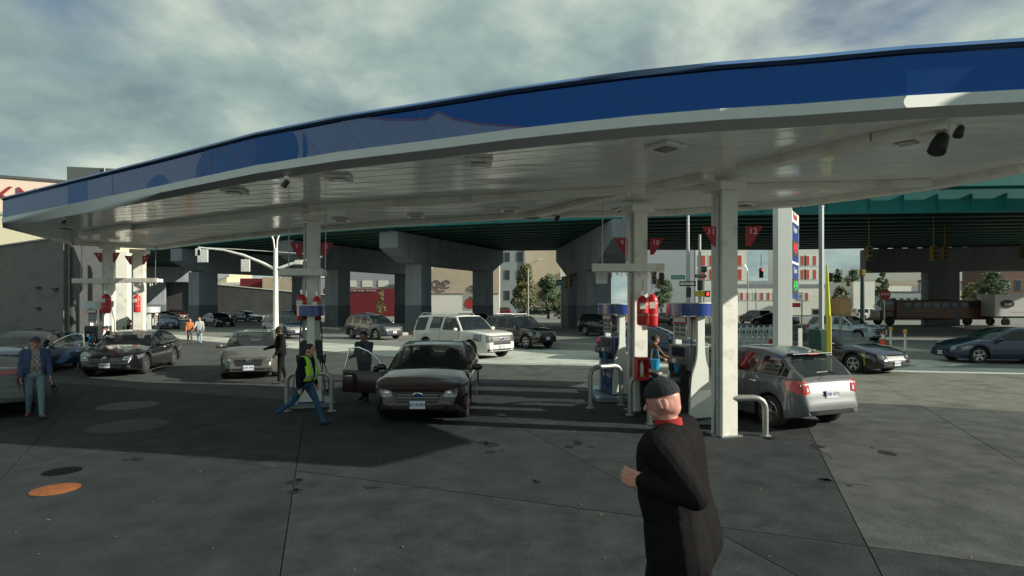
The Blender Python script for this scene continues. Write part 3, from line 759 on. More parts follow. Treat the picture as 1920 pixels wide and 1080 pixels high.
n = len(cpoly); cen = Vector((0, 13, ZC))
def offs(i, d):
    a, b, c = cpoly[i-1], cpoly[i], cpoly[(i+1) % n]
    t1 = (b-a).normalized(); t2 = (c-b).normalized(); nn = Vector((t1.y+t2.y, -t1.x-t2.x, 0)).normalized()
    return b+nn*d/max(.5, nn.dot(Vector((t1.y, -t1.x, 0))))
def ring(z0, z1, d0, d1, mat, name, idx=range(n), th=.12):
    q = MB(); idx = list(idx)
    for i in idx:
        j = (i+1) % n; A = [offs(i, d0), offs(j, d0), offs(j, d1), offs(i, d1)]; B_ = [offs(i, d0-th), offs(j, d0-th), offs(j, d1-th), offs(i, d1-th)]
        vs = [(A[0].x, A[0].y, z0), (A[1].x, A[1].y, z0), (A[2].x, A[2].y, z1), (A[3].x, A[3].y, z1), (B_[0].x, B_[0].y, z0), (B_[1].x, B_[1].y, z0), (B_[2].x, B_[2].y, z1), (B_[3].x, B_[3].y, z1)]
        q.add(vs, [(0, 1, 2, 3), (5, 4, 7, 6), (0, 4, 5, 1), (3, 2, 6, 7), (1, 5, 6, 2), (0, 3, 7, 4)], mat)
    return q.build(name, canopy, smooth=25)
nf = len(front)
# the rows are read off the photo at x = 0, 480, 960: white lip 0.29 m, blue to 0.85, trim and cap above
ring(ZC, ZC+.29, .0, .02, fas_w, 'white_fascia', th=.03)
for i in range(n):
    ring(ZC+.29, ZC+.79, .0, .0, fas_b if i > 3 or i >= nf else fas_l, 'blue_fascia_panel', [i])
ring(ZC+.79, ZC+.82, -.012, -.012, fas_t, 'fascia_groove')
ring(ZC+.82, ZC+.91, .02, .0, M('fascia_cap', (.10, .20, .42), .3), 'fascia_cap')
# flat printed shapes on the fascia: they are print, so thin plates 3 mm proud of the panel
def fas_pt(x, zrel, d=.004):
    # a point of the front fascia at photo column x
    for i in range(len(fr_px)-1):
        if fr_px[i][0] <= x <= fr_px[i+1][0] or i == len(fr_px)-2:
            a, b = offs(i, d), offs(i+1, d)
            # intersection of the ray of that column with the segment in plan
            k_ = (x-960)/F; t = (a.x-k_*a.y)/((a.x-k_*a.y)-(b.x-k_*b.y)); p = a+(b-a)*t
            return Vector((p.x, p.y, ZC+.29+.51*zrel))
def fprint(name, outline, mat, d=.004):
    q = MB()
    for i in range(len(fr_px)-1):
        xa, xb = fr_px[i][0], fr_px[i+1][0]
        po = clip([V2(o) for o in outline], Vector((xa, 0)), Vector((0, 1)), -1); po = clip(po, Vector((xb, 0)), Vector((0, 1)), 1) if len(po) > 2 else po
        po = [p for j, p in enumerate(po) if (p-po[j-1]).length > 1e-6]
        if len(po) < 3 or area(po) < 1e-4: continue
        vs = [fas_pt(min(max(p.x, xa+.001), xb-.001), p.y, d) for p in po]
        q.add(vs, [tuple(t) for t in tessellate_polygon([[Vector((p.x, p.y*60, 0)) for p in po]])], mat)
    if q.f: q.build(name, canopy)
pb = M('print_blue', (.002, .08, .30), .35, spec=.25); pr = M('print_purple', (.10, .05, .17), .4); pl = M('panel_joint', (.11, .14, .28), .5)
fprint('printed_block', [(127, .0), (163, 0), (163, 1), (127, 1)], pb)
fprint('printed_dome', [(274, 0), (278, .25), (286, .42), (296, .5), (306, .42), (314, .2), (317, 0)], pb)
fprint('printed_letter', [(366, 0), (368, .4), (374, .75), (384, 1), (470, 1)] + [(548, 1), (556, .7), (560, .3), (556, 0), (470, 0)], pb)
fprint('printed_sliver', [(568, 0), (568, .85), (574, .6), (577, .3), (574, 0)], pb)
for a in (372, 420, 468):
    for s in (1, -1):
        x0_, x1_ = (a, a+46) if s > 0 else (a+46, a)
        fprint('printed_line', [(x0_, 1), (x0_+1.6*s, 1), (x1_, 0), (x1_-1.6*s, 0)], pr, .007)
wave = [(690, .99), (720, .86), (770, .72), (800, .68), (822, .84), (850, .55), (900, .3), (985, .02)]
fprint('printed_wave', [(640, .99), (655, .995)]+wave+[(985, .0), (960, -.0)]+[(940, 0), (800, .0), (660, 0), (640, 0)], fas_l, .003)
for i in range(len(wave)-1):
    (xa, za_), (xb, zb_) = wave[i], wave[i+1]; fprint('printed_line', [(xa, za_-.035), (xb, zb_-.035), (xb, zb_+.02), (xa, za_+.02)], pr, .008)
for xx in (210, 395, 600, 680, 760, 820):
    fprint('panel_joint', [(xx, 0), (xx+1, 0), (xx+1-38*(xx > 580), 1), (xx-38*(xx > 580), 1)], pl, .008)
# roof deck and the soffit, laid as long shallow panels
inner = [offs(i, -.035) for i in range(n)]
MB().prism([(p.x, p.y) for p in inner], ZC+.30, ZC+.78, white_paint).build('roof_deck', canopy)
def clip_any(poly, p, d, keep):   # polygon (may be concave) clipped by a strip, good enough for one strip at a time
    return clip(poly, p, d, keep)
sd_ = Vector((.955, -.30)).normalized(); sn = Vector((-sd_.y, sd_.x)); ip = [V2(p) for p in inner]
lo = min(p.dot(sn) for p in ip); hi = max(p.dot(sn) for p in ip); wS = .42; k_ = lo
while k_ < hi:
    q = clip(ip, sn*(k_+.008), sd_, 1); q = clip(q, sn*(k_+wS-.008), sd_, -1) if len(q) > 2 else q
    if len(q) > 2 and area(q) > .01:
        m_ = MB(); m_.prism([tuple(p) for p in q], ZC+.05, ZC+.10, soffit_m); m_.build('soffit_panel', canopy, bevel=.012)
        m2 = clip(ip, sn*(k_+wS-.06), sd_, 1); m2 = clip(m2, sn*(k_+wS-.035), sd_, -1) if len(m2) > 2 else m2
    k_ += wS
MB().prism([(p.x, p.y) for p in inner], ZC+.12, ZC+.14, M('soffit_gap', (.25, .25, .23), .8)).build('soffit_backing', canopy)
beam_m = M('canopy_beam', (.78, .77, .68), .4, noise=.06, nscale=2, dirt=(.5, .48, .42), dscale=1.5)
def beam(pxs, wd, z0=ZC-.07, z1=ZC+.05, nm='soffit_beam'):
    P_ = [PX(x, y, z0+.03) for x, y in pxs]
    for a, b in zip(P_[:-1], P_[1:]):
        d = (b-a).normalized(); nn = Vector((-d.y, d.x, 0))*wd/2
        MB().prism([tuple((a-nn)[:2]), tuple((b-nn)[:2]), tuple((b+nn)[:2]), tuple((a+nn)[:2])], z0, z1, beam_m).build(nm, canopy, bevel=.015)
beam([(255, 431), (575, 394)], .34); beam([(585, 393), (1178, 360)], .30); beam([(1212, 359), (1742, 346)], .22)
beam([(985, 410), (1172, 364)], .30); beam([(1222, 357), (1330, 334)], .30); beam([(1390, 322), (1640, 265), (1780, 240)], .30)
beam([(300, 466), (400, 451), (560, 435), (720, 423), (940, 409.5)], .26); beam([(940, 409), (1040, 405.5), (1250, 401.5), (1500, 384.5), (1745, 352)], .26); beam([(1745, 352), (1920, 319)], .3); beam([(140, 458), (300, 466)], .2); beam([(160, 440), (240, 427)], .2)
dark_glassy = M('light_lens', (.10, .12, .13), .2)
for x, y, rz_ in [(1248, 279, .6), (1700, 267, .7), (1396, 385, .6), (897, 307, .1), (440, 361, .1), (636, 336, .1), (780, 407, .1), (955, 396, .1), (1170, 395, .3), (640, 414, .1), (122, 428, .1)]:
    p = PX(x, y, ZC); t = thing('canopy_light', 'unlit square light', 'canopy light', (p.x, p.y, ZC-.01), rz_, 'square lights set in the canopy soffit')
    q = MB(); q.box((0, 0, .03), (.44, .44, .05), white_paint, taper=1.0); q.build('housing', t, bevel=.01)
    MB().box((0, 0, -.004), (.24, .24, .012), dark_glassy).build('lens', t)
    t['label'] = {1248: 'unlit square canopy light nearest the two right-hand columns', 1700: 'unlit square canopy light beside the black floodlight at right', 1396: 'unlit square canopy light just behind column 11', 897: 'unlit square canopy light in the middle of the front soffit', 440: 'unlit square canopy light left of the column 7 camera', 636: 'unlit square canopy light in front of column 7', 780: 'unlit square canopy light on the back strip, right of column 7', 955: 'unlit square canopy light on the back strip near the diagonal beam',
                   1170: 'unlit square canopy light behind column 9', 640: 'unlit square canopy light on the back strip beside column 7', 122: 'unlit square canopy light at the far left corner of the soffit'}[x]
for x, y, sc_, lb in [(1764, 246, 1.5, 'black floodlight hanging under the fascia at the right'), (1800, 236, .8, 'small dark camera on the soffit right of the floodlight'), (537, 337, .8, 'black camera under the fascia left of column 7'), (1046, 404, .8, 'small dark camera on the rear edge beam'), (121, 412, .7, 'dark camera under the left end of the fascia')]:
    p = PX(x, y, ZC-.05); t = thing('security_camera' if 'camera' in lb else 'floodlight', lb, 'camera' if 'camera' in lb else 'floodlight', (p.x, p.y, ZC-.02), .5); t.scale = (sc_,)*3
    MB().box((0, 0, 0), (.10, .10, .04), white_paint).build('mount', t); MB().tube([(0, 0, -.02), (0, 0, -.10)], .018, steel).build('bracket', t)
    MB().tube([(.03, 0, -.06), (-.02, 0, -.12), (-.07, 0, -.20)], [.05, .065, .07], black_pl, 12).build('housing', t, smooth=40)

# ------------------------------------------------------------ canopy columns, signs, tanks, racks
ISL = Vector((-.30, .954, 0)); ISA = atan2(ISL.y, ISL.x)-pi/2      # island direction
def column(px, s, w_, label, top=ZC-.07, name='canopy_column', collar=True, duct=True):
    p = PS(px, s); t = thing(name, label, 'column', (p.x, p.y, 0), ISA, 'square white canopy columns')
    MB().box((0, 0, top/2), (w_, w_, top), col_paint).build('shaft', t, bevel=.012)
    if collar:
        MB().box((0, 0, top-.07), (w_+.22, w_+.22, .16), col_paint).build('capital', t, bevel=.02)
    if duct: MB().box((-w_/2-.045, -w_*.2, top/2-.08), (.06, .06, top-.2), steel).build('downpipe', t, bevel=.01)
    MB().box((0, 0, .012), (w_+.12, w_+.12, .024), steel).build('base_plate', t)
    return t, p
sign_red = M('sign_red', (.42, .02, .03), .5); sign_w = M('sign_white', (.75, .74, .70), .5)
def numsign(px, s, y, numL, numR, wcol):
    c = PS(px, s); z = ZS(y, s)
    for sgn, nn in ((-1, numL), (1, numR)):
        ang = ISA+(radians(-12) if sgn < 0 else radians(-28))
        o = Vector((c.x, c.y, 0))+Vector((cos(ang), sin(ang), 0))*sgn*(wcol/2+.17)+Vector((0, -.12, 0))
        t = thing('pump_number_sign', {'11': 'red pennant with number 11 left of the nearest column', '12': 'red pennant with number 12 right of the nearest column', '9': 'red pennant with number 9 on the column with two red tanks', '10': 'red pennant with number 10 behind the column with two red tanks', '7': 'red pennant with number 7 over the left end of the column rack', '8': 'red pennant with number 8 right of the column above the vest man', '3': 'red pennant with number 3 on the leftmost column', '4': 'red pennant with number 4 between the two left columns', '5': 'red pennant with number 5 right of the sunlit post', '6': 'red pennant with number 6 facing the signal arm'}[nn], 'sign', (o.x, o.y, z), ang, 'red pump number pennants')
        pts = [(-.19*-sgn if 0 else -.19, 0), (.19, 0)]
        outl = [(-.19, .0), (.19, .0), (.05 if sgn > 0 else .19, -.0)]
        poly = [(sgn*.20, .17), (sgn*-.10, .17), (sgn*-.10, -.19), (sgn*-.02, -.19)]
        T = Matrix.Rotation(pi/2, 4, 'X')
        MB().prism(poly, -.008, .008, sign_red, T=T).build('panel', t)
        text('number', nn, .15, sign_w, t, (sgn*.025, -.011, .075), (pi/2, 0, 0), .002)
def red_tank(px, s, ytop, ybot, label, r=.125, box=False):
    p = PS(px, s); z1 = ZS(ytop, s); z0 = ZS(ybot, s); t = thing('suppression_tank', label, 'fire tank', (p.x, p.y, z0), 0, 'red fire suppression tanks strapped to the columns'); h = z1-z0
    MB().lathe([(r*.55, 0), (r*.95, .03), (r, .08), (r, h-.12), (r*.85, h-.05), (r*.4, h), (r*.25, h+.02)], red_m, 20).build('cylinder', t, smooth=40)
    MB().lathe([(r*.22, h), (r*.22, h+.06), (r*.35, h+.07), (r*.3, h+.12)], chrome, 10).build('valve', t, smooth=40)
    for zz in (h*.36, h*.72): MB().lathe([(r*1.015, zz), (r*1.03, zz+.008), (r*1.015, zz+.02)], M('strap_pale', (.6, .3, .28), .5), 20).build('strap', t)
    MB().box((-.02, -r*.99, h*.68), (r*1.1, .02, h*.2), sign_w).build('paper_label', t)
    MB().tube([(0, 0, h+.1), (.02, 0, h+.22), (0, .05, h+.36)], .012, steel, 6).build('pipe', t)
    return t
def rack(px0, px1, y, s, label, rods, ang=0.0):
    c = PS((px0+px1)/2, s); z = ZS(y, s); Lr = (px1-px0)/s
    t = thing('bird_spike_rack', label, 'rack', (c.x, c.y-.26, z), ISA*0+ang, 'white spiked bars round the columns')
    MB().box((0, 0, 0), (Lr, .10, .17), col_paint).build('bar', t, bevel=.01)
    MB().box((0, .52, 0), (Lr*.85, .10, .15), col_paint).build('bar', t, bevel=.01)
    for sx in (-1, 1): MB().box((sx*(Lr/2-.1), .26, 0), (.08, .42, .12), col_paint).build('end_bar', t, bevel=.01)
    q = MB()
    for i in range(int(Lr/.075)):
        x = -Lr/2+.05+i*.075; a = random.uniform(-.05, .05); q.tube([(x, -.02, -.085), (x+a, -.05, -.085-random.uniform(.06, .15))], .008, steel, 4)
    q.build('spikes', t, kind='stuff')
    for rx in rods:
        xr_ = (rx-960)/s-c.x; MB().tube([(xr_, .1, .08), (xr_+.01, .1, ZC-z-.05)], .012, steel, 6).build('hanging_rod', t)
cA, pA = column(1358, 102.5, .33, 'nearest square white canopy column carrying signs 11 and 12')
cB, pB = column(1195, 83.5, .33, 'square white canopy column with two red tanks and signs 9 and 10')
cC, pC = column(588, 75, .33, 'square white canopy column behind the man in the yellow vest')
cD, pD = column(206, 50, .30, 'left white canopy column between the sunlit pump and the wide white post')
cE, pE = column(262, 46, .38, 'white canopy column right of the wide sunlit post')
column(229, 42, .56, 'wide sunlit white post behind the black sedan', top=ZC+.05, collar=False, duct=False)
numsign(1366, 102.5, 444, '11', '12', .36); numsign(1195, 83.5, 463, '9', '10', .36); numsign(589, 75, 469, '7', '8', .36); numsign(207, 50, 483, '3', '4', .28); numsign(262, 46, 488, '5', '6', .3)
red_tank(1205, 86, 556, 611, 'left red tank of the pair on column 9, with a paper label'); red_tank(1223, 84, 553, 613, 'right red tank of the pair on column 9')
red_tank(566, 78, 553, 601, 'left red tank behind the blue pump top at column 7', .12); red_tank(594, 79, 556, 601, 'right red tank behind the blue pump top at column 7', .10)
red_tank(199, 53, 552, 588, 'red tank beside the leftmost white pump', .15); red_tank(257, 48, 553, 586, 'red tank on the white column right of the wide post', .12)
rack(1107, 1240, 503, 85, 'spiked white bar across column 9 holding a hanging paper sheet', (1127, 1171))
rack(530, 612, 511, 76, 'spiked white bar across column 7', (546, 614)); rack(146, 216, 527, 51, 'bright spiked white bar at the left column 3', (158,)); rack(218, 303, 526, 47, 'spiked bar across column 5', (296,))
ps = thing('paper_notice', 'white paper notice hanging under the spiked bar at column 9', 'notice', tuple(PS(1128, 86.5, ZS(532, 86.5))), .03)
MB().box((0, 0, .19), (.25, .006, .38), M('paper', (.72, .72, .70), .7)).build('sheet', ps); q = MB()
for i in range(6): q.box((0, -.005, .32-i*.045), (.19, .002, .012), M('faint_print', (.5, .42, .42), .7))
q.build('print', ps)

# ------------------------------------------------------------ guard rails
def urail(xa, xb, ytop, ybot, label, mat=steel, r=.055, s=None, ang=0):
    s = s or SY(ybot); a = PS(xa, s); b = PS(xb, s); h = ZS(ytop, s); c = (a+b)/2; L_ = (b-a).length; rr = .2
    t = thing('guard_rail', label, 'bollard', (c.x, c.y, 0), ang, 'bent steel guard rails at the island ends')
    pts = [(-L_/2, 0, 0), (-L_/2, 0, h-rr)]+[(-L_/2+rr-rr*cos(th), 0, h-rr+rr*sin(th)) for th in (.4, .8, 1.2, pi/2)]+[(L_/2-rr+rr*sin(th), 0, h-rr+rr*cos(th)) for th in (0, .4, .8, 1.2)]+[(L_/2, 0, h-rr), (L_/2, 0, 0)]
    MB().tube(pts, r, mat, 14).build('rail', t, smooth=50)
    for sx in (-1, 1): MB().lathe([(.10, 0), (.10, .012), (.06, .02)], mat, 14, T=Matrix.Translation((sx*L_/2, 0, 0))).build('foot_plate', t)
rail_m = M('rail_paint', (.36, .37, .35), .38, .5, noise=.15, nscale=6)
urail(1344, 1435, 746, 817, 'bent steel guard rail in front of column 11, nearest of all', rail_m)
urail(1100, 1172, 687, 762, 'bent steel guard rail left of the blue pump', rail_m, ang=.5)
urail(1181, 1262, 706, 778, 'bent steel guard rail before the red extinguisher box', rail_m)
urail(1212, 1296, 713, 792, 'dark bent steel guard rail behind the man in the cap', rail_m, ang=.35)
urail(538, 622, 700, 768, 'bent steel guard rail behind the man in the yellow vest', rail_m, s=84)
urail(146, 190, 652, 692, 'thin guard rail by the left white pump', rail_m, s=51.5, r=.035)

# ------------------------------------------------------------ pumps
pump_w = M('pump_white', (.70, .73, .68), .3, noise=.05, coat=.3); pump_k = M('pump_black', (.02, .021, .024), .4); pump_g = M('pump_grey', (.16, .17, .17), .35, .4); screen_m = M('screen_dark', (.012, .02, .03), .1); cyan_m = M('nozzle_blue', (.02, .30, .55), .4); board_m = M('price_board', (.42, .42, .40), .5)
val_b = M('valance_blue', (.012, .045, .25), .25, coat=.6)
def pump(px, s, label, val=val_b, lower=blue_m, face=pump_k, ang=ISA, wordmark=None, sc_=1.0):
    p = PS(px, s); t = thing('fuel_pump', label, 'fuel pump', (p.x, p.y, .10), ang, 'fuel pumps on the islands'); t.scale = (sc_,)*3
    # local x = across the island (towards a lane), y = along it
    MB().box((0, 0, .02), (.62, 1.0, .04), pump_k).build('base', t)
    MB().box((0, 0, .50), (.44, .72, .94), lower).build('cabinet', t, bevel=.02)
    MB().box((0, 0, 1.24), (.50, .74, .52), face).build('dispenser_head', t, bevel=.03)
    for sy in (-1, 1):
        # flared white end panel: narrow mast above, bell below
        hw_ = lambda z: .085+.17/(1+math.exp((z-1.05)*9))
        zs_ = [0, .3, .6, .8, .9, 1.0, 1.1, 1.2, 1.35, 1.6, 2.12]
        poly = [(hw_(z), z) for z in zs_]+[(-hw_(z), z) for z in reversed(zs_)]
        T = Matrix.Translation((0, sy*.41, 0)) @ Matrix.Rotation(pi/2, 4, 'X')
        MB().prism(poly, -.035, .035, pump_w, T=T).build('end_panel', t, bevel=.012)
    va = MB(); vp = []
    for i in range(28):
        th = 2*pi*i/28; c_, s_ = cos(th), sin(th); vp.append((.33*abs(c_)**.8*(1 if c_ > 0 else -1), .60*abs(s_)**.7*(1 if s_ > 0 else -1)))
    va.prism(vp, 2.12, 2.37, val); va.build('valance', t, smooth=50)
    MB().prism([(x*1.02, y*1.01) for x, y in vp], 2.37, 2.39, white_paint).build('valance_top', t, smooth=50)
    for sx in (-1, 1):
        MB().box((sx*.245, .0, 1.36), (.03, .46, .20), screen_m).build('screen', t, bevel=.005)
        MB().box((sx*.255, -.12, 1.13), (.02, .16, .16), pump_g).build('keypad', t)
        MB().box((sx*.262, .14, 1.16), (.012, .14, .10), sign_w).build('sticker', t)
        MB().box((sx*.20, 0, 1.82), (.02, .44, .42), board_m).build('price_board', t)
        q = MB()
        for a in (0, 1):
            for b in range(3): q.box((sx*.213, -.10+a*.2, 1.72+b*.10), (.006, .15, .05), M('board_print', (.12, .12, .12), .6))
        q.build('board_print', t)
        q = MB(); q.box((sx*.215, 0, 2.02), (.02, .5, .14), sign_red); q.box((sx*.225, 0, 2.03), (.014, .44, .10), sign_w); q.build('red_framed_card', t)
        for i, (y, m_) in enumerate(((-.22, pump_k), (0, cyan_m), (.22, pump_k))):
            z = 1.02
            q = MB(); q.box((sx*.27, y, z), (.07, .09, .16), m_); q.tube([(sx*.29, y, z+.05), (sx*.34, y, z+.12), (sx*.33, y, z-.02), (sx*.30, y, z-.10)], .017, m_, 6); q.build('nozzle', t, bevel=.01)
        y = -.22
        MB().tube([(sx*.30, y, .95), (sx*.38, y-.02, .7), (sx*.42, y-.06, .38), (sx*.38, y-.14, .24), (sx*.32, y-.22, .35), (sx*.27, y-.26, .8), (sx*.25, y-.26, 1.7), (sx*.2, y-.2, 2.1)], .014, black_rub, 6).build('hose', t, smooth=60)
        if wordmark: text('wordmark', wordmark, .15, sign_w, t, (sx*.224, 0, .52), (pi/2, 0, sx*pi/2), .002)
    return t
pump(1152, 73, 'blue fuel pump left of column 9 with white lettering on its cabinet', face=M('pump_navy', (.01, .03, .13), .35), wordmark='Synergy', sc_=.96)
pump(1291, 91.5, 'black and grey fuel pump behind the man in the cap', lower=pump_k, face=pump_g, sc_=.97)
pump(584, 79, 'fuel pump under a blue valance behind the man in the vest', sc_=.95)
pump(184, 52, 'sunlit white topped fuel pump at the far left island', val=M('valance_pale', (.6, .66, .68), .3), lower=pump_w, ang=ISA+.9, sc_=1.0)
pump(284, 43, 'fuel pump with pale valance partly hidden behind the white columns', val=M('valance_pale2', (.55, .6, .6), .3), lower=pump_k, sc_=.9)
def island(a, b, wd, label):
    d = (b-a).normalized(); c = (a+b)/2; L_ = (b-a).length
    t = thing('pump_island', label, 'island', (c.x, c.y, 0), atan2(d.y, d.x))
    MB().box((0, 0, .05), (L_, wd, .10), M('island_concrete', (.24, .25, .24), .8, noise=.2, nscale=3, bump=.3)).build('plinth', t, bevel=.025)
    MB().box((0, 0, .098), (L_+.02, wd+.02, .03), M('island_edge', (.12, .22, .30), .4, .5)).build('steel_edge', t, bevel=.006)
island(PS(1160, 77.5), PS(1135, 68), 1.05, 'low concrete island with steel edge under the blue pump')
island(PS(1300, 95), PS(1272, 87), .95, 'low concrete island under the black and grey pump')
island(PS(585, 82), PS(584, 76.5), 1.0, 'low concrete island under the pump behind the vest man')
island(PS(184, 53), PS(182, 50), 1.0, 'low concrete island under the far left pump')
# extinguisher box on column 9
p = PS(1203, 88); t = thing('extinguisher_box', 'red box with a white fire extinguisher on column 9', 'extinguisher', (p.x, p.y, ZS(712, 88)), ISA*.5)
MB().box((0, .09, .24), (.26, .02, .48), red_m).build('back', t)
for a, b in (((-.12, 0, .24), (.02, .18, .48)), ((.12, 0, .24), (.02, .18, .48)), ((0, 0, .47), (.26, .18, .02)), ((0, 0, .01), (.26, .18, .02)), ((-.0, -.085, .455), (.22, .012, .05)), ((0, -.085, .04), (.22, .012, .06))): MB().box(a, b, red_m).build('frame', t)
MB().lathe([(.04, .03), (.045, .06), (.045, .30), (.025, .36), (.015, .40)], sign_w, 14).build('extinguisher', t, smooth=40); MB().lathe([(.046, .07), (.046, .12)], M('yellow_label', (.6, .5, .08), .5), 14).build('label_band', t)
# litter bin with black bag by column 9, and wet cleaning bucket
p = PS(1222, 85.5); t = thing('litter_bin', 'black litter bin half hidden behind the guard rails', 'bin', (p.x, p.y, 0))
MB().lathe([(.24, 0), (.27, .8), (.28, .82)], black_pl, 20).build('drum', t, smooth=40); MB().lathe([(.285, .80), (.30, .84), (.26, .92), (.1, .96)], pump_k, 20).build('lid', t, smooth=40)
p = PS(1228, 80); t = thing('windscreen_wash_bucket', 'bright blue wash bucket with squeegee beside the woman in brown', 'bucket', (p.x, p.y, ZS(695, 80)))
MB().lathe([(.09, 0), (.12, .26), (.125, .27)], cyan_m, 16).build('bucket', t, smooth=40); MB().tube([(-.1, 0, .26), (-.06, 0, .5), (.06, 0, .5), (.1, 0, .26)], .012, cyan_m, 6).build('handle', t); MB().tube([(0, 0, .1), (.05, 0, .55)], .01, black_pl, 6).build('squeegee', t)
MB().box((0, 0, -.3), (.1, .1, .58), pump_k).build('post', t)

# hairline cracks and scattered litter on the slabs
ck_m = M('crack_dark', (.02, .021, .021), .9); rc = random.Random(5)
for (x, y, ang, n_) in [(300, 830, .2, 9), (1100, 860, -.6, 10), (1560, 860, .9, 8), (760, 915, -.1, 9), (1720, 800, -.4, 10), (1480, 905, .3, 7), (150, 845, -.8, 6)]:
    p = PX(x, y); a_ = ang; L_, R_ = [], []
    for i in range(n_):
        w_ = .007*sin(pi*(i+.5)/n_)+.001; L_.append((p.x-sin(a_)*w_, p.y+cos(a_)*w_)); R_.append((p.x+sin(a_)*w_, p.y-cos(a_)*w_)); a_ += rc.uniform(-.5, .5); p = p+Vector((cos(a_), sin(a_), 0))*.17
    MB().prism(L_+R_[::-1], .0015, .003, ck_m).build('crack', forecourt)
q = MB(); lm_ = M('litter', (.16, .13, .08), .8, noise=.4, nscale=3)
for i in range(420):
    x = rc.uniform(-14, 14); y = rc.uniform(4, 22); r_ = rc.uniform(.008, .03); a_ = rc.random()*6
    q.add([(x+r_*cos(a_+j*1.57)*(.6 if j % 2 else 1), y+r_*sin(a_+j*1.57)*(.6 if j % 2 else 1), .004+rc.random()*.008) for j in range(4)], [(0, 1, 2, 3)], lm_)
tag(q.build('fallen_leaves', merge=False), 'scattered leaf scraps and litter over the forecourt concrete', 'litter', kind='stuff')

# dark oil drips and a few sealed patches, each with its own outline
oil = M('oil_stain', (.016, .017, .018), .7, noise=.5, nscale=9, spec=.15)
for (x, y, r_, st) in [(905, 838, .16, 1), (930, 846, .09, 2), (1470, 826, .14, 3), (820, 800, .12, 4), (560, 905, .10, 5), (1650, 840, .12, 6), (1010, 905, .06, 7), (385, 765, .13, 8), (1085, 835, .09, 9), (1555, 900, .07, 10), (700, 915, .05, 11), (250, 860, .07, 12)]:
    p = PX(x, y); rr = random.Random(st); k_ = 18; ph = rr.random()*6
    for j in range(rr.randint(2, 5)):
        cx_, cy_, r2 = p.x+rr.gauss(0, r_*1.3), p.y+rr.gauss(0, r_*1.6), r_*rr.uniform(.25, 1.0)
        MB().prism([(cx_+r2*cos(2*pi*i/k_)*(1+.22*sin(3*i+ph)+.12*rr.random()), cy_+r2*1.3*sin(2*pi*i/k_)*(1+.22*sin(2*i+ph)+.12*rr.random())) for i in range(k_)], .0012, .0022, oil).build('oil_spot', forecourt)
# ------------------------------------------------------------ elevated highway
teal = M('teal_steel', (.008, .21, .21), .5, noise=.12, nscale=1.5, dirt=(.015, .14, .14), dscale=.6)
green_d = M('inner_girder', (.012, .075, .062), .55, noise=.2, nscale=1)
pierm = M('pier_concrete', (.26, .285, .32), .85, noise=.14, nscale=.8, bump=.3, bscale=8, dirt=(.15, .16, .175), dscale=1.0, stretch=(1, 1, .22))
pierl = M('pier_painted_base', (.12, .14, .165), .8, noise=.1, nscale=1)
ZG = 8.6
hw_ = thing('elevated_highway', 'elevated highway on concrete hammerhead piers with teal steel edge girder', 'bridge', (0, 0, 0))
near = [PX(-260, 520, ZG), PX(60, 494, ZG), PX(270, 472, ZG), PX(430, 453.5, ZG), PX(600, 436.5, ZG), PX(720, 428, ZG), PX(1000, 416, ZG), PX(1250, 407, ZG), PX(1400, 403, ZG), PX(1600, 401, ZG), PX(1920, 397, ZG), PX(2300, 392, ZG), PX(2900, 380, ZG)]
far_px = [(-80, 540), (180, 515), (400, 497), (560, 487), (700, 481), (800, 477), (950, 470.5), (1130, 469), (1290, 469), (1440, 469), (1640, 466), (1900, 462), (2250, 455)]
farp = [PX(x, y, ZG) for x, y in far_px]
farp = [n_+(f_-n_).normalized()*min(30, (f_-n_).length) if 0 else f_ for n_, f_ in zip(near, farp)]
def gl(t): return [a+(b-a)*t for a, b in zip(near, farp)]
def ibeam(line, z0, hgt, mat, nm, wd=.5):
    q = MB()
    for (a, b) in zip(line[:-1], line[1:]):
        d = (b-a).normalized(); nn = Vector((-d.y, d.x, 0))
        for zz0, zz1, ww in ((z0, z0+.10, wd), (z0+.10, z0+hgt-.08, .08), (z0+hgt-.08, z0+hgt, wd*.9)):
            o = nn*ww/2; vs = [a-o, b-o, b+o, a+o]
            vs = [(v.x, v.y, zz0) for v in vs]+[(v.x, v.y, zz1) for v in vs]
            q.add(vs, [(0, 3, 2, 1), (4, 5, 6, 7), (0, 1, 5, 4), (1, 2, 6, 5), (2, 3, 7, 6), (3, 0, 4, 7)], mat)
    return q.build(nm, hw_)
NG = 13
for i in range(NG):
    t_ = i/(NG-1); g_ = gl(t_*.985)
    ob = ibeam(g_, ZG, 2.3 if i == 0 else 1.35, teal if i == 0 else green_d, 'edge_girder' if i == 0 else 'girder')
# stiffeners on the edge girder
q = MB(); g0_ = gl(0)
for a, b in zip(g0_[:-1], g0_[1:]):
    L_ = (b-a).length; d = (b-a)/L_; nn = Vector((d.y, -d.x, 0))
    for j in range(int(L_/2.2)):
        c = a+d*(j*2.2+1); q.box((c.x+nn.x*.13, c.y+nn.y*.13, ZG+.7), (.05, .18, 1.1), teal, rz=atan2(d.y, d.x))
q.build('stiffeners', hw_, kind='stuff')
def slab(la, lb, z0, z1, mat, nm):
    q = MB()
    for i in range(len(la)-1):
        a, b, c, d = la[i], la[i+1], lb[i+1], lb[i]
        q.add([(v.x, v.y, z) for z in (z0, z1) for v in (a, b, c, d)], [(0, 3, 2, 1), (4, 5, 6, 7), (0, 1, 5, 4), (1, 2, 6, 5), (2, 3, 7, 6), (3, 0, 4, 7)], mat)
    return q.build(nm, hw_)
slab(gl(.02), gl(1.03), ZG+1.36, ZG+1.62, M('deck_concrete', (.16, .165, .16), .9, noise=.15), 'deck')
slab(gl(-.035), gl(-.018), ZG+1.62, ZG+2.5, teal, 'parapet'); slab(gl(1.018), gl(1.035), ZG+1.62, ZG+2.5, pierm, 'parapet')
q = MB()
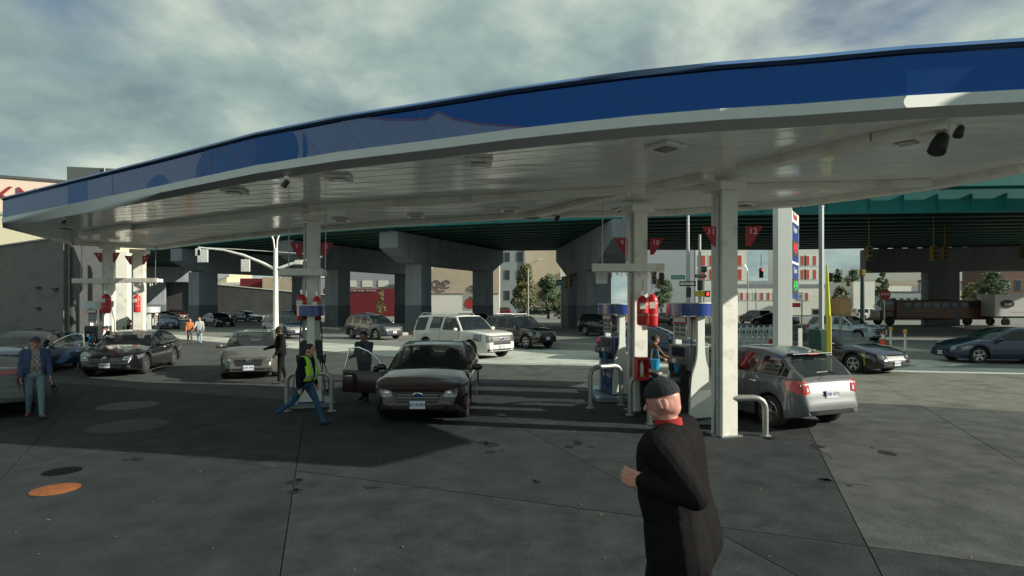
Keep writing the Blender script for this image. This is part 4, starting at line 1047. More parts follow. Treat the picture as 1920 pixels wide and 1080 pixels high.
for i in range(4, 11):
    for f_ in (0, .25, .5, .75):
        a = near[i]+(near[i+1]-near[i])*f_; b = farp[i]+(farp[i+1]-farp[i])*f_
        d = b-a; c = (a+b)/2; q.box((c.x, c.y, ZG+.75), (.10, d.length*.97, .5), green_d, rz=atan2(d.y, d.x)-pi/2)
q.build('cross_frames', hw_, kind='stuff')
def pier(a, b, cols, wd=1.5, zt=ZG-.12, capd=1.35, deep=2.5, taper=2.6, colw=1.6, steps=6, pm=None):
    pierm = pm or MATS['pier_concrete']
    """hammerhead: cap from a to b, tapering at both ends to the columns"""
    d = (b-a); L_ = d.length; d.normalize(); rz_ = atan2(d.y, d.x)
    t = box1('pier', (a.x, a.y, 0), (.02, .02, .02), pierm, hw_); t.rotation_euler = (0, 0, rz_)
    prof = [(0, zt), (L_, zt), (L_, zt-capd), (L_-taper, zt-deep), (taper, zt-deep), (0, zt-capd)]
    T = Matrix.Rotation(pi/2, 4, 'X')
    MB().prism(prof, -wd/2, wd/2, pierm, T=T).build('pier_cap', t, bevel=.04)
    for c in cols:
        MB().box((c, 0, (zt-deep)/2+1.1), (colw, wd*.92, (zt-deep)-2.2), pierm).build('pier_column', t, bevel=.04)
        MB().box((c, 0, 1.05), (colw+.03, wd*.92+.03, 2.3), pierl).build('painted_base', t, bevel=.04)
    for i in range(NG): MB().box((L_*(.03+.94*i/(NG-1)), 0, zt+.07), (.7, .7, .16), pierm).build('bearing_pad', t)
    return t
a = PX(728, 434, ZG-.1); b = PX(930, 471, ZG-.1); L1 = (b-a).length; pier(a, b, [L1*.22, L1*.84], colw=1.7, wd=1.9)
a = PX(534, 450, ZG-.1); b = PX(800, 483, ZG-.1); L1 = (b-a).length; pier(a, b, [L1*.30, L1*.80], colw=1.9, wd=2.0)
a = PX(330, 466, ZG-.1); b = PX(640, 491, ZG-.1); L1 = (b-a).length; pier(a, b, [L1*.13, L1*.72], colw=2.3, wd=2.2)
a = PX(40, 494, ZG-.1); b = PX(430, 503, ZG-.1); L1 = (b-a).length; pier(a, b, [L1*.62, L1*.9], colw=2.6, wd=2.4)
a = PX(1180, 410, ZG-.1); b = PX(1062, 468, ZG-.1); L1 = (b-a).length; pier(a, b, [L1*.46, L1*.80], colw=4.2, wd=2.4, taper=6, deep=3.2)
a = PX(1618, 468, ZG-.1); b = PX(1985, 461, ZG-.1); L1 = (b-a).length; pier(a, b, [L1*.41, L1*1.1], colw=3.0, wd=2.0, taper=.6, deep=2.6, capd=2.3, pm=M('shaded_concrete', (.11, .125, .135), .85, noise=.2, nscale=1, stretch=(1, 1, .3)))  # same concrete as the other piers, darkened to carry the shade there

# ------------------------------------------------------------ buildings
def rowwin(parent, xs, z0, z1, w_, mat, frame, y=0.0, d=.08, name='window'):
    for x in xs:
        f_ = MB(); f_.box((x, y-.01, (z0+z1)/2), (w_+.12, .10, z1-z0+.12), frame); fo = f_.build(name, parent)
        MB().box((x, y-.07, (z0+z1)/2), (w_, .03, z1-z0), mat).build('pane', fo)
def building(name, label, px0, px1, ytop, s, depth, mat, cat='building', rz=0, cornice=None, ybase=None):
    a = PS(px0, s); b = PS(px1, s); z = ZS(ytop, s); wd = b.x-a.x
    t = thing(name, label, cat, ((a.x+b.x)/2, a.y, 0), rz)
    MB().box((0, depth/2, z/2-.05), (wd, depth, z+.1), mat).build('walls', t)
    if cornice: MB().box((0, depth/2, z+.1), (wd+.3, depth+.3, .35), cornice).build('cornice', t)
    return t, wd, z
win_d = M('far_window', (.03, .045, .055), .15); frame_g = M('window_frame', (.42, .42, .38), .6)
c_beige = M('beige_render', (.48, .40, .30), .9, noise=.08, nscale=.3); c_grey = M('grey_render', (.27, .30, .32), .9, noise=.08, nscale=.4); c_pale = M('pale_render', (.62, .64, .60), .9, noise=.06, nscale=.5)
c_redwall = M('red_wall', (.15, .012, .02), .8, noise=.08, nscale=.4); c_blueg = M('blue_grey_siding', (.30, .335, .36), .8, noise=.06, nscale=.5, stretch=(.1, .1, 3)); c_white = M('white_render', (.68, .68, .62), .85, noise=.06, nscale=.4)
brick_w = M('light_brick', (.17, .17, .155), .9, noise=.12, nscale=1.5, bump=.5, bscale=9, stretch=(1, 1, 4), dirt=(.11, .11, .10), dscale=.5)
dk = M('dark_wall', (.075, .08, .08), .9, noise=.2, nscale=.5)
t, w_, z = building('apartment_block', 'grey block with dark sash windows left of the tall beige wall', 935, 985, 425, 8, 14, c_grey)
for zz in (3.2, 8.0, 12.2): rowwin(t, [-w_*.18, w_*.28], zz, zz+2.2, 1.25, win_d, frame_g)
MB().tube([(w_/2-.5, -.15, .3), (w_/2-.5, -.15, z)], .16, dk, 6).build('drainpipe', t)
building('warehouse', 'tall blank beige building behind the trees', 985, 1051, 400, 7.4, 20, c_beige)
building('office_block', 'pale building edge right of the tall beige wall', 1051, 1078, 400, 6.9, 20, c_pale)
t, w_, z = building('low_building', 'beige building with graffiti above a white wall', 800, 936, 488, 9.5, 10, M('tan_render', (.46, .38, .29), .9, noise=.08, nscale=.4))
q = MB(); gm_ = M('graffiti_grey', (.12, .10, .11), .8)
for i, (x, zz, r_) in enumerate([(-5.2, 6.2, .8), (-4.2, 5.6, .9), (-3.2, 6.2, .8), (1.8, 5.4, .5), (2.6, 5.2, .5), (3.6, 5.4, .6)]):
    q.tube([(x+r_*cos(a_), -.06, zz+r_*sin(a_)*.9) for a_ in np.linspace(.3, 5.4, 12)], .14, gm_, 4)
q.build('graffiti', t, kind='stuff')
MB().box((0, -.3, 2.1), (w_, .3, 4.2), c_white).build('white_wall', t); MB().box((0, -.5, 4.3), (w_, .1, .15), dk).build('pipe', t)
# strawberry mural on its panel
mp_ = thing('strawberry_mural', 'grey wall panel painted with a big red strawberry', 'mural', tuple(PS(882, 11, 0)), 0)
MB().box((0, 0, ZS(567, 11)), (30/11, .12, 32/11), M('mural_ground', (.34, .34, .33), .8, noise=.1)).build('panel', mp_)
T = Matrix.Translation((0, -.08, ZS(568, 11))) @ Matrix.Rotation(pi/2, 4, 'X')
heart = [(1.0*sin(a_)**3*1.02 if 0 else .95*sin(a_)*(1-.22*cos(a_)*-1), -.95*cos(a_)*(1.0)) for a_ in np.linspace(0, 2*pi, 22)[:-1]]
MB().prism(heart, 0, .03, M('mural_red', (.40, .03, .03), .8, noise=.2, nscale=4), T=T).build('painted_fruit', mp_)
MB().prism([(-.5, .75), (-.1, .85), (.1, 1.25), (.3, .85), (.95, .95), (.6, .55), (.2, .6), (0, .4), (-.2, .62)], .03, .05, M('mural_green', (.04, .12, .04), .8), T=T).build('painted_leaves', mp_)
t, w_, z = building('shop', 'dark red storefront with white lettering band under the highway', 606, 770, 541, 10, 14, c_redwall)
text('shop_lettering', 'HOME CENTER AND SUPPLY', .62, M('letter_grey', (.45, .42, .40), .6), t, (-2.2, -.09, z-.42), (pi/2, 0, 0), .03)
t, w_, z = building('factory', 'grey sheds rising above the red storefront', 600, 760, 508, 8.6, 20, c_blueg); rowwin(t, [-6, -2.5, 1, 4.5], 9.0-3, 7.4, 2.2, c_white, frame_g)
building('brick_shed', 'bright red low building behind the ramp at left', 450, 492, 522, 8.8, 12, c_redwall); building('tan_shop', 'tan low shopfront right of the bright red building', 492, 548, 520, 9, 12, c_beige)
t, w_, z = building('orange_building', 'cream and orange building seen through the left highway opening', 300, 425, 505, 6, 18, M('cream_wall', (.60, .50, .33), .9, noise=.1)); MB().box((3, -.1, 8), (7, .1, 6), M('orange_wall', (.55, .30, .08), .9)).build('orange_panel', t); MB().box((12, -.1, 7.5), (7, .1, 3), c_white).build('sign_panel', t); text('sign_letters', 'LOANS', 2.0, sign_red, t, (12, -.2, 7.5), (pi/2, 0, 0), .03)
# ramp wall rising to the left behind the piers
rp = thing('ramp_wall', 'dark sloping ramp wall with pale coping seen between the piers', 'wall', tuple(PS(300, 11, 0)), 0)
def quad_prism(name, par, P2, th, mat): MB().prism(P2, -th/2, th/2, mat, T=Matrix.Rotation(pi/2, 4, 'X')).build(name, par)
Lr = (640-300)/11
quad_prism('wall_face', rp, [(0, 0), (Lr, 0), (Lr, ZS(556, 11)), (0, ZS(524, 11))], .6, dk); quad_prism('coping', rp, [(0, ZS(524, 11)), (Lr, ZS(556, 11)), (Lr, ZS(554.5, 11)), (0, ZS(522.5, 11))], .8, c_white); quad_prism('foot_kerb', rp, [(0, .0), (Lr, 0), (Lr, .35), (0, .35)], 1.4, c_white)
# right-hand blocks
t, w_, z = building('blue_grey_block', 'plain blue grey building behind column 9', 1210, 1302, 440, 8, 16, c_blueg)
red_win = M('red_window_panel', (.45, .06, .03), .6)
def redrow(t, xs, z0, z1, w2): 
    for x in xs:
        f_ = MB().box((x, -.04, (z0+z1)/2), (w2+.5, .1, z1-z0+.3), c_white).build('window', t); MB().box((x, -.11, (z0+z1)/2), (w2*.62, .06, z1-z0), red_win).build('pane', f_)
s_ = 8
t, w_, z = building('mural_building', 'pale building with red and white windows behind column 11', 1304, 1400, 440, s_, 16, c_pale)
for yy in (488, 514): redrow(t, [(x-1352)/s_ for x in (1318, 1334, 1370, 1386)], ZS(yy+10, s_), ZS(yy-9, s_), 1.6)
t, w_, z = building('mural_building', 'pale building with red windows right of the price sign', 1496, 1548, 440, s_, 16, c_pale)
for yy in (488, 514): redrow(t, [(x-1522)/s_ for x in (1504, 1514, 1527)], ZS(yy+9, s_), ZS(yy-8, s_), 1.1)
t, w_, z = building('long_building', 'long low building with grey roof and a row of red windows', 1381, 1560, 541, 9, 10, c_white); redrow(t, [(x-1470)/9 for x in (1390, 1402, 1417, 1428, 1440, 1454, 1500, 1512)], ZS(562, 9), ZS(549, 9), .8)
MB().prism([(-w_/2-.3, z), (w_/2+.3, z), (w_/2+.3, z+.9), (-w_/2-.3, z+.9)], 0, 10, M('grey_roof', (.2, .22, .24), .8), T=Matrix.Rotation(pi/2, 4, 'X') @ Matrix.Translation((0, 0, -10))).build('roof', t)
t, w_, z = building('grey_tower', 'flat grey shed beyond the long red windowed building', 1401, 1470, 527, 7, 8, c_blueg)
for i, (x0_, x1_, yt, s2, m_, lb) in enumerate([(1600, 1640, 528, 10, c_white, 'cream lit hut wall behind the green traffic pole'), (1655, 1740, 548, 6, c_grey, 'low grey roofed depot left of the dark pier'), (1665, 1720, 536, 4, c_white, 'distant white sheds left of the dark pier'), (1785, 1850, 545, 5, c_beige, 'tan shed right of the dark pier'), (1800, 1890, 528, 3.5, c_pale, 'distant pale factory right of the dark pier'), (1850, 1990, 500, 6, M('brown_brick', (.13, .075, .06), .9, noise=.15), 'dark brown brick block at the far right')]):
    t, w_, z = building('industrial_building', lb, x0_, x1_, yt, s2, 10, m_, cornice=dk if i in (1, 5) else None)
    if i in (1, 5): rowwin(t, list(np.linspace(-w_*.4, w_*.4, 6)), z*.45, z*.7, w_*.08, win_d, frame_g)
for x_, s2, h_, lb in [(1730, 3, 20, 'thin lattice mast above the sheds'), (1725, 4, 13, 'stubby chimney beside the lattice mast'), (1805, 3.5, 14, 'chimney on the skyline right of the dark pier')]:
    p = PS(x_, s2); t = thing('chimney', lb, 'chimney', tuple(p)); MB().lathe([(1.0, 0), (.8, h_)], c_grey, 10).build('stack', t); MB().lathe([(1.1, h_-.5), (1.1, h_+.3)], dk, 10).build('rim', t)
# station building at the left and the block with red letters
t = thing('station_building', 'windowless grey brick corner building at the left end of the canopy', 'building', (0, 0, 0))
MB().prism([(-18, 23.9), (-31.2, 32.5), (-34, 39), (-20.9, 30.2)], 0, 5.14, brick_w).build('walls', t)
MB().prism([(-17.9, 23.8), (-31.3, 32.4), (-34.1, 39.2), (-20.8, 30.3)], 5.14, 5.2, M('coping_stone', (.5, .48, .42), .8)).build('coping', t)
MB().prism([(-17.97, 23.92), (-20.85, 30.25), (-20.80, 30.28), (-17.9, 23.95)], 0, 5.1, M('side_shade', (.075, .078, .08), .8, noise=.15, nscale=2)).build('side_shade', t)  # thin dark slab added over the sunlit side; shade put into its colour
wd_ = atan2(8.6, -13.2)
for x, z in ((3.2, 3.1), (3.2, 2.2), (3.2, 1.3), (1.4, 3.0)): MB().box((-18-.838*x-.03, 23.9+.546*x-.05, z), (.5, .10, .08), M('vent_dark', (.05, .05, .05), .7), rz=wd_).build('wall_vent', t)
MB().box((-18-.838*.35-.04, 23.9+.546*.35-.06, 2.5), (.14, .12, 5.0), brick_w, rz=wd_).build('pilaster', t)
t = thing('neighbour_building', 'sunlit cream wall rising just behind the grey brick corner building', 'building', (-33.8, 36.5, 0), radians(14))
MB().box((0, 4, 4.0), (14.5, 8, 8.0), M('cream_block', (.60, .56, .42), .9, noise=.06)).build('walls', t); MB().box((0, 4, 8.08), (14.7, 8.2, .18), frame_g).build('coping', t)
s2 = 12
t = thing('lettered_building', 'pale block with tall dark red letters high above the left of the canopy', 'building', tuple(PS(-20, s2)), radians(28))
h_ = ZS(331, s2); MB().box((7, 7, h_/2), (26, 14, h_), M('peach_render', (.62, .50, .42), .9, noise=.08)).build('walls', t); MB().box((7, 7, h_+.15), (26.6, 14.6, .4), dk).build('parapet', t)
text('rooftop_letters', 'CKNER', 4.0, M('letter_red', (.22, .02, .03), .7), t, (4.2, -.15, h_-2.9), (pi/2, 0, 0), .12)
t = thing('rooftop_plant', 'dark grey rooftop box beside the lettered block', 'rooftop unit', tuple(PS(165, 9)), radians(12))
MB().box((0, 3, ZS(345, 9)/2), (11, 6, ZS(345, 9)), M('peach_brick', (.5, .3, .2), .9)).build('walls', t); MB().box((.2, 3, ZS(327, 9)), (8.6, 5, 3.1), M('plant_grey', (.085, .095, .1), .7)).build('plant_box', t)
for x in (1.6, 3.4): MB().lathe([(.5, 0), (.5, .6), (.2, .8)], c_white, 10, T=Matrix.Translation((x, .2, ZS(338, 9)))).build('roof_vent', t)
MB().tube([(3.0, .2, ZS(340, 9)), (3.0, .2, ZS(312, 9))], .15, steel, 6).build('mast', t)
# unseen brick block added off to the right to shade the street
t = thing('shade_building', 'unseen brick block added at the right to shade the street', 'building', (38.4, 26.2, 0), radians(-48))
MB().box((0, 0, 6.5), (15, 14, 13), M('shade_building_brick', (.25, .13, .09), .9, noise=.15, bump=.4, bscale=8, stretch=(1, 1, 4))).build('walls', t); MB().box((0, 0, 13.2), (15.5, 14.5, .5), pierm).build('cornice', t)
for zz in (2, 5.5, 9): rowwin(t, list(np.linspace(-6, 6, 5)), zz, zz+1.8, 1.2, win_d, frame_g, y=-7.0)

# ------------------------------------------------------------ trees
leafA = M('leaves_green', (.045, .085, .025), .6, noise=.35, nscale=1.5); leafB = M('leaves_olive', (.11, .115, .03), .6, noise=.35, nscale=1.5); bark = M('bark', (.06, .05, .04), .9, bump=.5)
def tree(px, s, ytop, wpx, label, leaf, trunk_h=None, cone=0, dens=1.0):
    p = PS(px, s); t = thing('street_tree', label, 'tree', tuple(p)); h = ZS(ytop, s); w_ = wpx/s/2; rnd = random.Random(int(px*7))
    th = trunk_h or h*.3; q = MB(); q.tube([(0, 0, 0), (.05, 0, th), (0, .05, h*.8)], [.035*h, .025*h, .006*h], bark, 8)
    ends = []
    for i in range(9):
        a = i*2.4; z0 = th+(h*.75-th)*i/9; r_ = w_*(.85-.5*i/9*(1+cone)); e_ = Vector((r_*cos(a), r_*sin(a), z0+h*.14)); q.tube([(0, 0, z0), e_*.55+Vector((0, 0, z0*.45)), e_], [.012*h, .008*h, .003*h], bark, 5); ends.append(e_)
    q.build('trunk', t, smooth=50)
    f = MB(); cl = []
    for i in range(int(46*dens)):
        u = rnd.random(); z = th*.75+(h-th*.75)*u; rr = w_*(1.0-(.85*u if cone else abs(u-.42)**1.6*1.9)); a = rnd.random()*6.28; r_ = max(.05, rr)*sqrt(rnd.random())
        cl.append((Vector((r_*cos(a), r_*sin(a), z)), w_*(.16+.16*rnd.random())))
    vs = []; fs = []
    for c, cr in cl:
        for j in range(60):
            d = Vector((rnd.gauss(0, 1), rnd.gauss(0, 1), rnd.gauss(0, .8))).normalized()*cr*rnd.random()**.4; o = c+d
            a1 = Vector((rnd.gauss(0, 1), rnd.gauss(0, 1), rnd.gauss(0, 1))).normalized(); a2 = a1.orthogonal().normalized(); z_ = h*.017+.05; k0 = len(vs)
            vs += [o-a1*z_, o+a2*z_*.7, o+a1*z_, o-a2*z_*.7]; fs.append((k0, k0+1, k0+2, k0+3))
    f.add(vs, fs, leaf); f.build('crown', t, merge=False)
tree(985, 11, 500, 56, 'yellowing pointed tree in front of the grey block', leafB, cone=1, dens=1.3); tree(1028, 12, 518, 56, 'round dark green tree beside the traffic light under the highway', leafA, dens=1.4)
tree(715, 12, 545, 22, 'small yellow young tree in front of the red storefront', leafB, dens=.5); tree(1240, 9, 518, 44, 'dark green tree behind the red tanks', leafA); tree(1600, 8, 508, 42, 'large dark green tree right of the tall pole', leafA, dens=1.4); tree(1572, 8.6, 506, 40, 'dark green pointed tree right of the tall pole', leafA, cone=1, dens=1.2)
tree(1577, 10, 535, 30, 'yellow green bush tree low behind the wooden cabinet', leafB); tree(1860, 11, 512, 60, 'dark rounded tree above the white truck', leafA, dens=1.8); tree(1822, 9, 530, 34, 'bright yellow green tree left of the dark rounded tree', leafB); tree(1655, 9, 512, 26, 'small green tree seen under the far bridge pier', leafA); tree(765, 8, 500, 30, 'dark tree under the green sign between two piers', leafA)
tree(540, 10, 560, 44, 'dark bush by the ramp wall behind the signal pole', leafA, trunk_h=.3); tree(1052, 12, 560, 30, 'low bushes below the green street sign', leafB, trunk_h=.2)

# ------------------------------------------------------------ poles, signals, street signs
green_sign = M('green_sign', (.01, .20, .14), .5); yellow_m = M('signal_yellow', (.26, .145, .02), .6); sig_dark = M('signal_dark', (.03, .03, .03), .5)
p = PS(517, 30); t = thing('signal_pole', 'pale steel signal pole with two mast arms and twin lamp arms', 'pole', tuple(p))
MB().tube([(0, 0, 0), (0, 0, 1), (0, 0, ZS(466, 30))], [.2, .17, .12], white_paint, 12).build('pole', t, smooth=50); MB().lathe([(.3, 0), (.3, .1), (.2, .15)], steel, 12).build('base', t)
zj = ZS(505, 30)
def arm(pts, r, nm): MB().tube([((x-517)/30, 0, ZS(y, 30)) for x, y in pts], r, white_paint, 8).build(nm, t, smooth=50)
arm([(517, 505), (490, 492), (455, 478), (420, 469), (372, 464)], [.11, .09, .08, .06, .05], 'mast_arm'); arm([(517, 506), (545, 495), (580, 486), (610, 480)], [.11, .09, .07, .05], 'mast_arm'); arm([(372, 464), (440, 467), (517, 472), (572, 476)], .02, 'stay_wire')
arm([(515, 466), (513, 450), (508, 438)], .05, 'lamp_arm'); arm([(519, 466), (520, 450), (524, 438)], .05, 'lamp_arm')
for i, (x, y, w2, h2, lb) in enumerate([(381, 480, 20, 24, 'pale signal back plate at the tip of the left mast arm'), (461, 498, 17, 23, 'pale signal back plate midway on the left mast arm'), (372, 473, 10, 14, 'small signal seen behind the tip of the left mast arm'), (560, 492, 14, 8, 'short white lane sign on the right mast arm')]):
    s3 = 30; b = thing('traffic_signal', lb, 'traffic signal', tuple(PS(x, s3, ZS(y, s3))-Vector((0, .05, 0)))); MB().box((0, 0, 0), (w2/s3, .06, h2/s3), white_paint).build('back_plate', b, bevel=.02); MB().box((0, .16, 0), (w2/s3*.6, .22, h2/s3*.92), sig_dark).build('lamp_housing', b); MB().box((0, .03, h2/s3*.55), (.06, .06, .12), steel).build('hanger', b)
def lamp(px, s, ytop, xarm, label, m_=steel):
    t = thing('street_lamp', label, 'street lamp', tuple(PS(px, s))); z = ZS(ytop, s); dx = (xarm-px)/s
    MB().tube([(0, 0, 0), (0, 0, z-.3)], [.14, .08], m_, 8).build('pole', t, smooth=50); MB().tube([(0, 0, z-.35), (dx*.3, 0, z+.3), (dx*.8, 0, z+.9)], .05, m_, 6).build('arm', t, smooth=50); MB().box((dx, 0, z+.95), (abs(dx)*.4+.3, .3, .12), white_paint).build('lamp_head', t, bevel=.03)
lamp(990, 14, 500, 1012, 'dark street lamp before the beige building'); lamp(1056, 13, 505, 1066, 'thin street lamp behind the green street sign'); lamp(651, 16, 512, 656, 'pale lamp post in front of the red storefront', white_paint); lamp(1418, 11, 535, 1435, 'leaning street lamp above the long red windowed building'); lamp(1402, 10, 505, 1395, 'thin post behind the price sign')
def signal(px, s, y, label, wire_to=None, m_=yellow_m, lit=None, back=True):
    z = ZS(y, s); t = thing('traffic_light', label, 'traffic light', tuple(PS(px, s, z)))
    MB().box((0, 0, 0), (.36, .3, 1.05), m_).build('housing', t, bevel=.03)
    for i in range(3):
        q = MB(); zz = .34-i*.34; q.tube([(0, -.15, zz), (0, -.36, zz-.02)], .135, sig_dark, 10); q.build('visor', t)
        MB().lathe([(.12, 0), (.12, .01)], (M('red_lamp', (.9, .04, .03), .3, emit=3) if lit == i else sig_dark), 12, T=Matrix.Translation((0, -.37, zz-.02)) @ Matrix.Rotation(pi/2, 4, 'X')).build('lens', t)
    if wire_to: MB().tube([(0, 0, .5), (0, 0, wire_to-z)], .03, m_ if wire_to > 6 else sig_dark, 6).build('hanger', t)
signal(1061, 22, 530, 'yellow traffic light beside the tree under the highway'); signal(1070, 20, 527, 'second yellow traffic light half behind the pale pier')
signal(1226, 24, 520, 'yellow traffic light left behind column 9'); signal(1240, 23, 523, 'yellow traffic light right of column 9'); signal(1427, 17, 512, 'dark traffic light hanging on a thin wire over the street', 7.8, sig_dark, 0)
signal(1629, 26, 475, 'yellow traffic light hanging at the left end of the far pier cap', ZG+.1); signal(1750, 26, 475, 'yellow traffic light hanging left of the dark pier', ZG+.1); signal(1771, 24, 475, 'shaded traffic light hanging by the dark pier', ZG+.1); signal(1918, 26, 473, 'lit red traffic light at the right edge', ZG+.1, M('signal_olive', (.08, .06, .02), .6), 0); signal(1590, 15, 529, 'yellow traffic light before the big green tree', None); signal(1558, 16, 520, 'traffic light seen edge on beside the tall pole', None, sig_dark)
# tall poles right
t = thing('utility_pole', 'tall square grey steel pole behind the grey hatchback', 'pole', tuple(PS(1540, 52)), .6)
MB().box((0, 0, ZS(388, 52)/2), (.13, .13, ZS(388, 52)), M('pole_grey', (.30, .33, .36), .5, .4)).build('shaft', t, bevel=.01); MB().box((0, 0, ZS(388, 52)+.02), (.15, .15, .05), steel).build('cap', t, bevel=.01)
t = thing('pole_guard', 'yellow reflective guard sleeve leaning by the green cabinet', 'marker post', tuple(PS(1553, 56)))
MB().tube([(.03, 0, 0), (.0, 0, 2.2), (-.05, 0, ZS(497, 56))], [.09, .07, .03], M('hi_vis_yellow', (.62, .66, .06), .4), 10).build('sleeve', t, smooth=50); MB().tube([(.05, -.06, .1), (.03, -.06, 2.0)], .035, M('tape_yellow', (.65, .42, .03), .5), 6).build('tape', t)
t = thing('utility_cabinet', 'dark green utility cabinet at the foot of the tall grey pole', 'cabinet', tuple(PS(1536, 55)), .1)
MB().box((0, 0, .75), (.50, .45, 1.55), M('cabinet_green', (.015, .06, .05), .5)).build('case', t, bevel=.02); MB().box((0, -.228, .75), (.42, .01, 1.35), M('cabinet_door', (.018, .068, .056), .5)).build('door', t); MB().box((.16, -.24, .8), (.03, .02, .1), steel).build('handle', t)
t = thing('pole_cabinet', 'tan wooden control box on its post beyond the green cabinet', 'cabinet', tuple(PS(1576, 32, 0)))
tan = M('tan_box', (.42, .24, .11), .6, noise=.1)
MB().box((0, 0, ZS(576, 32)), (.95, .5, 1.15*.9), tan).build('case', t, bevel=.03); MB().box((.1, -.26, ZS(576, 32)), (.6, .03, .8), M('tan_door', (.50, .29, .14), .6)).build('door', t); MB().tube([(0, 0, 0), (0, 0, ZS(590, 32))], .09, steel, 8).build('post', t); MB().box((-.55, 0, ZS(575, 32)), (.14, .4, .8), tan).build('side_box', t)
t = thing('sign_pole', 'silver pole with green street name sign and one way arrow', 'pole', tuple(PS(1290, 36)))
MB().tube([(0, 0, 0), (0, 0, ZS(404, 36))], [.12, .07], steel, 10).build('pole', t, smooth=50)
def flat_sign(parent, x, z, w_, h_, m_, txt=None, tm=sign_w, ts=.2, y=-.12, nm='sign_panel'):
    o = box1(nm, (x, y, z), (w_, .02, h_), m_, parent, bevel=.004)
    if txt: text('lettering', txt, ts, tm, o, (0, -.013, 0), (pi/2, 0, 0), .003)
    return o
flat_sign(t, -.55, ZS(520, 36), .72, .22, green_sign, 'Broadway', ts=.15)
ow = flat_sign(t, -.05, ZS(532, 36), .86, .26, sig_dark); 
MB().prism([(-.38, -.06), (.2, -.06), (.2, -.10), (.4, 0), (.2, .10), (.2, .06), (-.38, .06)], 0, .01, sign_w, T=Matrix.Translation((0, -.013, 0)) @ Matrix.Rotation(pi/2, 4, 'X')).build('arrow', ow); text('lettering', 'ONE WAY', .095, sig_dark, ow, (-.08, -.026, 0), (pi/2, 0, 0), .002)
MB().box((.0, -.1, ZS(548, 36)), (.2, .2, .5), sig_dark).build('pedestrian_signal_case', t)
t = thing('sign_pole', 'grey pole with black one way sign and lit red hand signal', 'pole', tuple(PS(1312, 34)))
MB().tube([(0, 0, 0), (0, 0, ZS(440, 34))], [.11, .07], steel, 10).build('pole', t, smooth=50)
ow = flat_sign(t, 0, ZS(518, 34), .66, .17, sig_dark, 'ONE WAY', ts=.1); MB().box((0, -.05, ZS(535, 34)), (.25, .2, .55), sig_dark).build('signal_back', t)
flat_sign(t, -.02, ZS(551, 34), .50, .30, M('sign_yellow', (.60, .40, .03), .5)); hs_ = box1('pedestrian_signal', (.38, -.12, ZS(551, 34)), (.28, .1, .34), sig_dark, t, bevel=.02)
hand = M('hand_red', (.9, .05, .03), .4, emit=2.5); q = MB(); q.box((0, -.06, -.04), (.10, .01, .10), hand)
for i in range(4): q.box((-.036+i*.025, -.06, .05), (.018, .01, .09), hand)
q.box((.07, -.06, -.02), (.05, .01, .02), hand); q.build('hand_symbol', hs_)
for px, s, y, txt, lb, w_ in [(1052, 20, 530, 'Exit 32', 'green street sign on the lamp post by the small tree', .9), (749, 12, 509, 'QUEENS', 'green highway sign seen between the left piers', 1.6), (1320, 20, 505, 'QUEENS', 'green sign edge behind the pale building corner', .5)]:
    t = thing('road_sign', lb, 'road sign', tuple(PS(px, s))); z = ZS(y, s); MB().tube([(0, 0.05, 0), (0, .05, z)], .05, steel, 6).build('post', t); flat_sign(t, 0, z, w_, .55, green_sign, txt, ts=.2, y=0)
t = thing('road_sign', 'white and red notice sign beside the price sign pole', 'road sign', tuple(PS(1502, 40))); MB().tube([(0, 0, 0), (.05, 0, ZS(548, 40))], .03, steel, 6).build('post', t); flat_sign(t, -.1, ZS(556, 40), .3, .42, sign_w, 'NO', sign_red, .16, y=-.05); flat_sign(t, -.25, ZS(572, 40), .4, .2, sign_red, None, y=-.05)
t = thing('road_sign', 'white framed small sign on the tall grey pole', 'road sign', tuple(PS(1532, 48, ZS(585, 48)))); MB().box((0, 0, 0), (.45, .03, .28), sign_w).build('panel', t); MB().box((0, -.02, 0), (.36, .01, .19), sig_dark).build('face', t)
t = thing('road_sign', 'red octagonal stop sign by the far pier', 'road sign', tuple(PS(1658, 26))); MB().tube([(0, 0, 0), (0, 0, ZS(552, 26))], .04, steel, 6).build('post', t)
MB().lathe([(.42, 0), (.42, .02)], M('stop_red', (.25, .03, .03), .5), 8, T=Matrix.Translation((0, -.08, ZS(552, 26))) @ Matrix.Rotation(pi/2, 4, 'X') @ Matrix.Rotation(pi/8, 4, 'Z')).build('panel', t); text('lettering', 'STOP', .26, sign_w, t, (0, -.11, ZS(552, 26)), (pi/2, 0, 0), .002)
t = thing('green_pole', 'dark green pole at the left end of the far pier', 'pole', tuple(PS(1617, 27))); MB().tube([(0, 0, 0), (0, 0, ZS(506, 27))], [.16, .12], M('pole_green', (.03, .07, .07), .5), 10).build('shaft', t, smooth=50); MB().box((0, 0, ZS(512, 27)), (.3, .3, .45), yellow_m).build('beacon', t, bevel=.05)
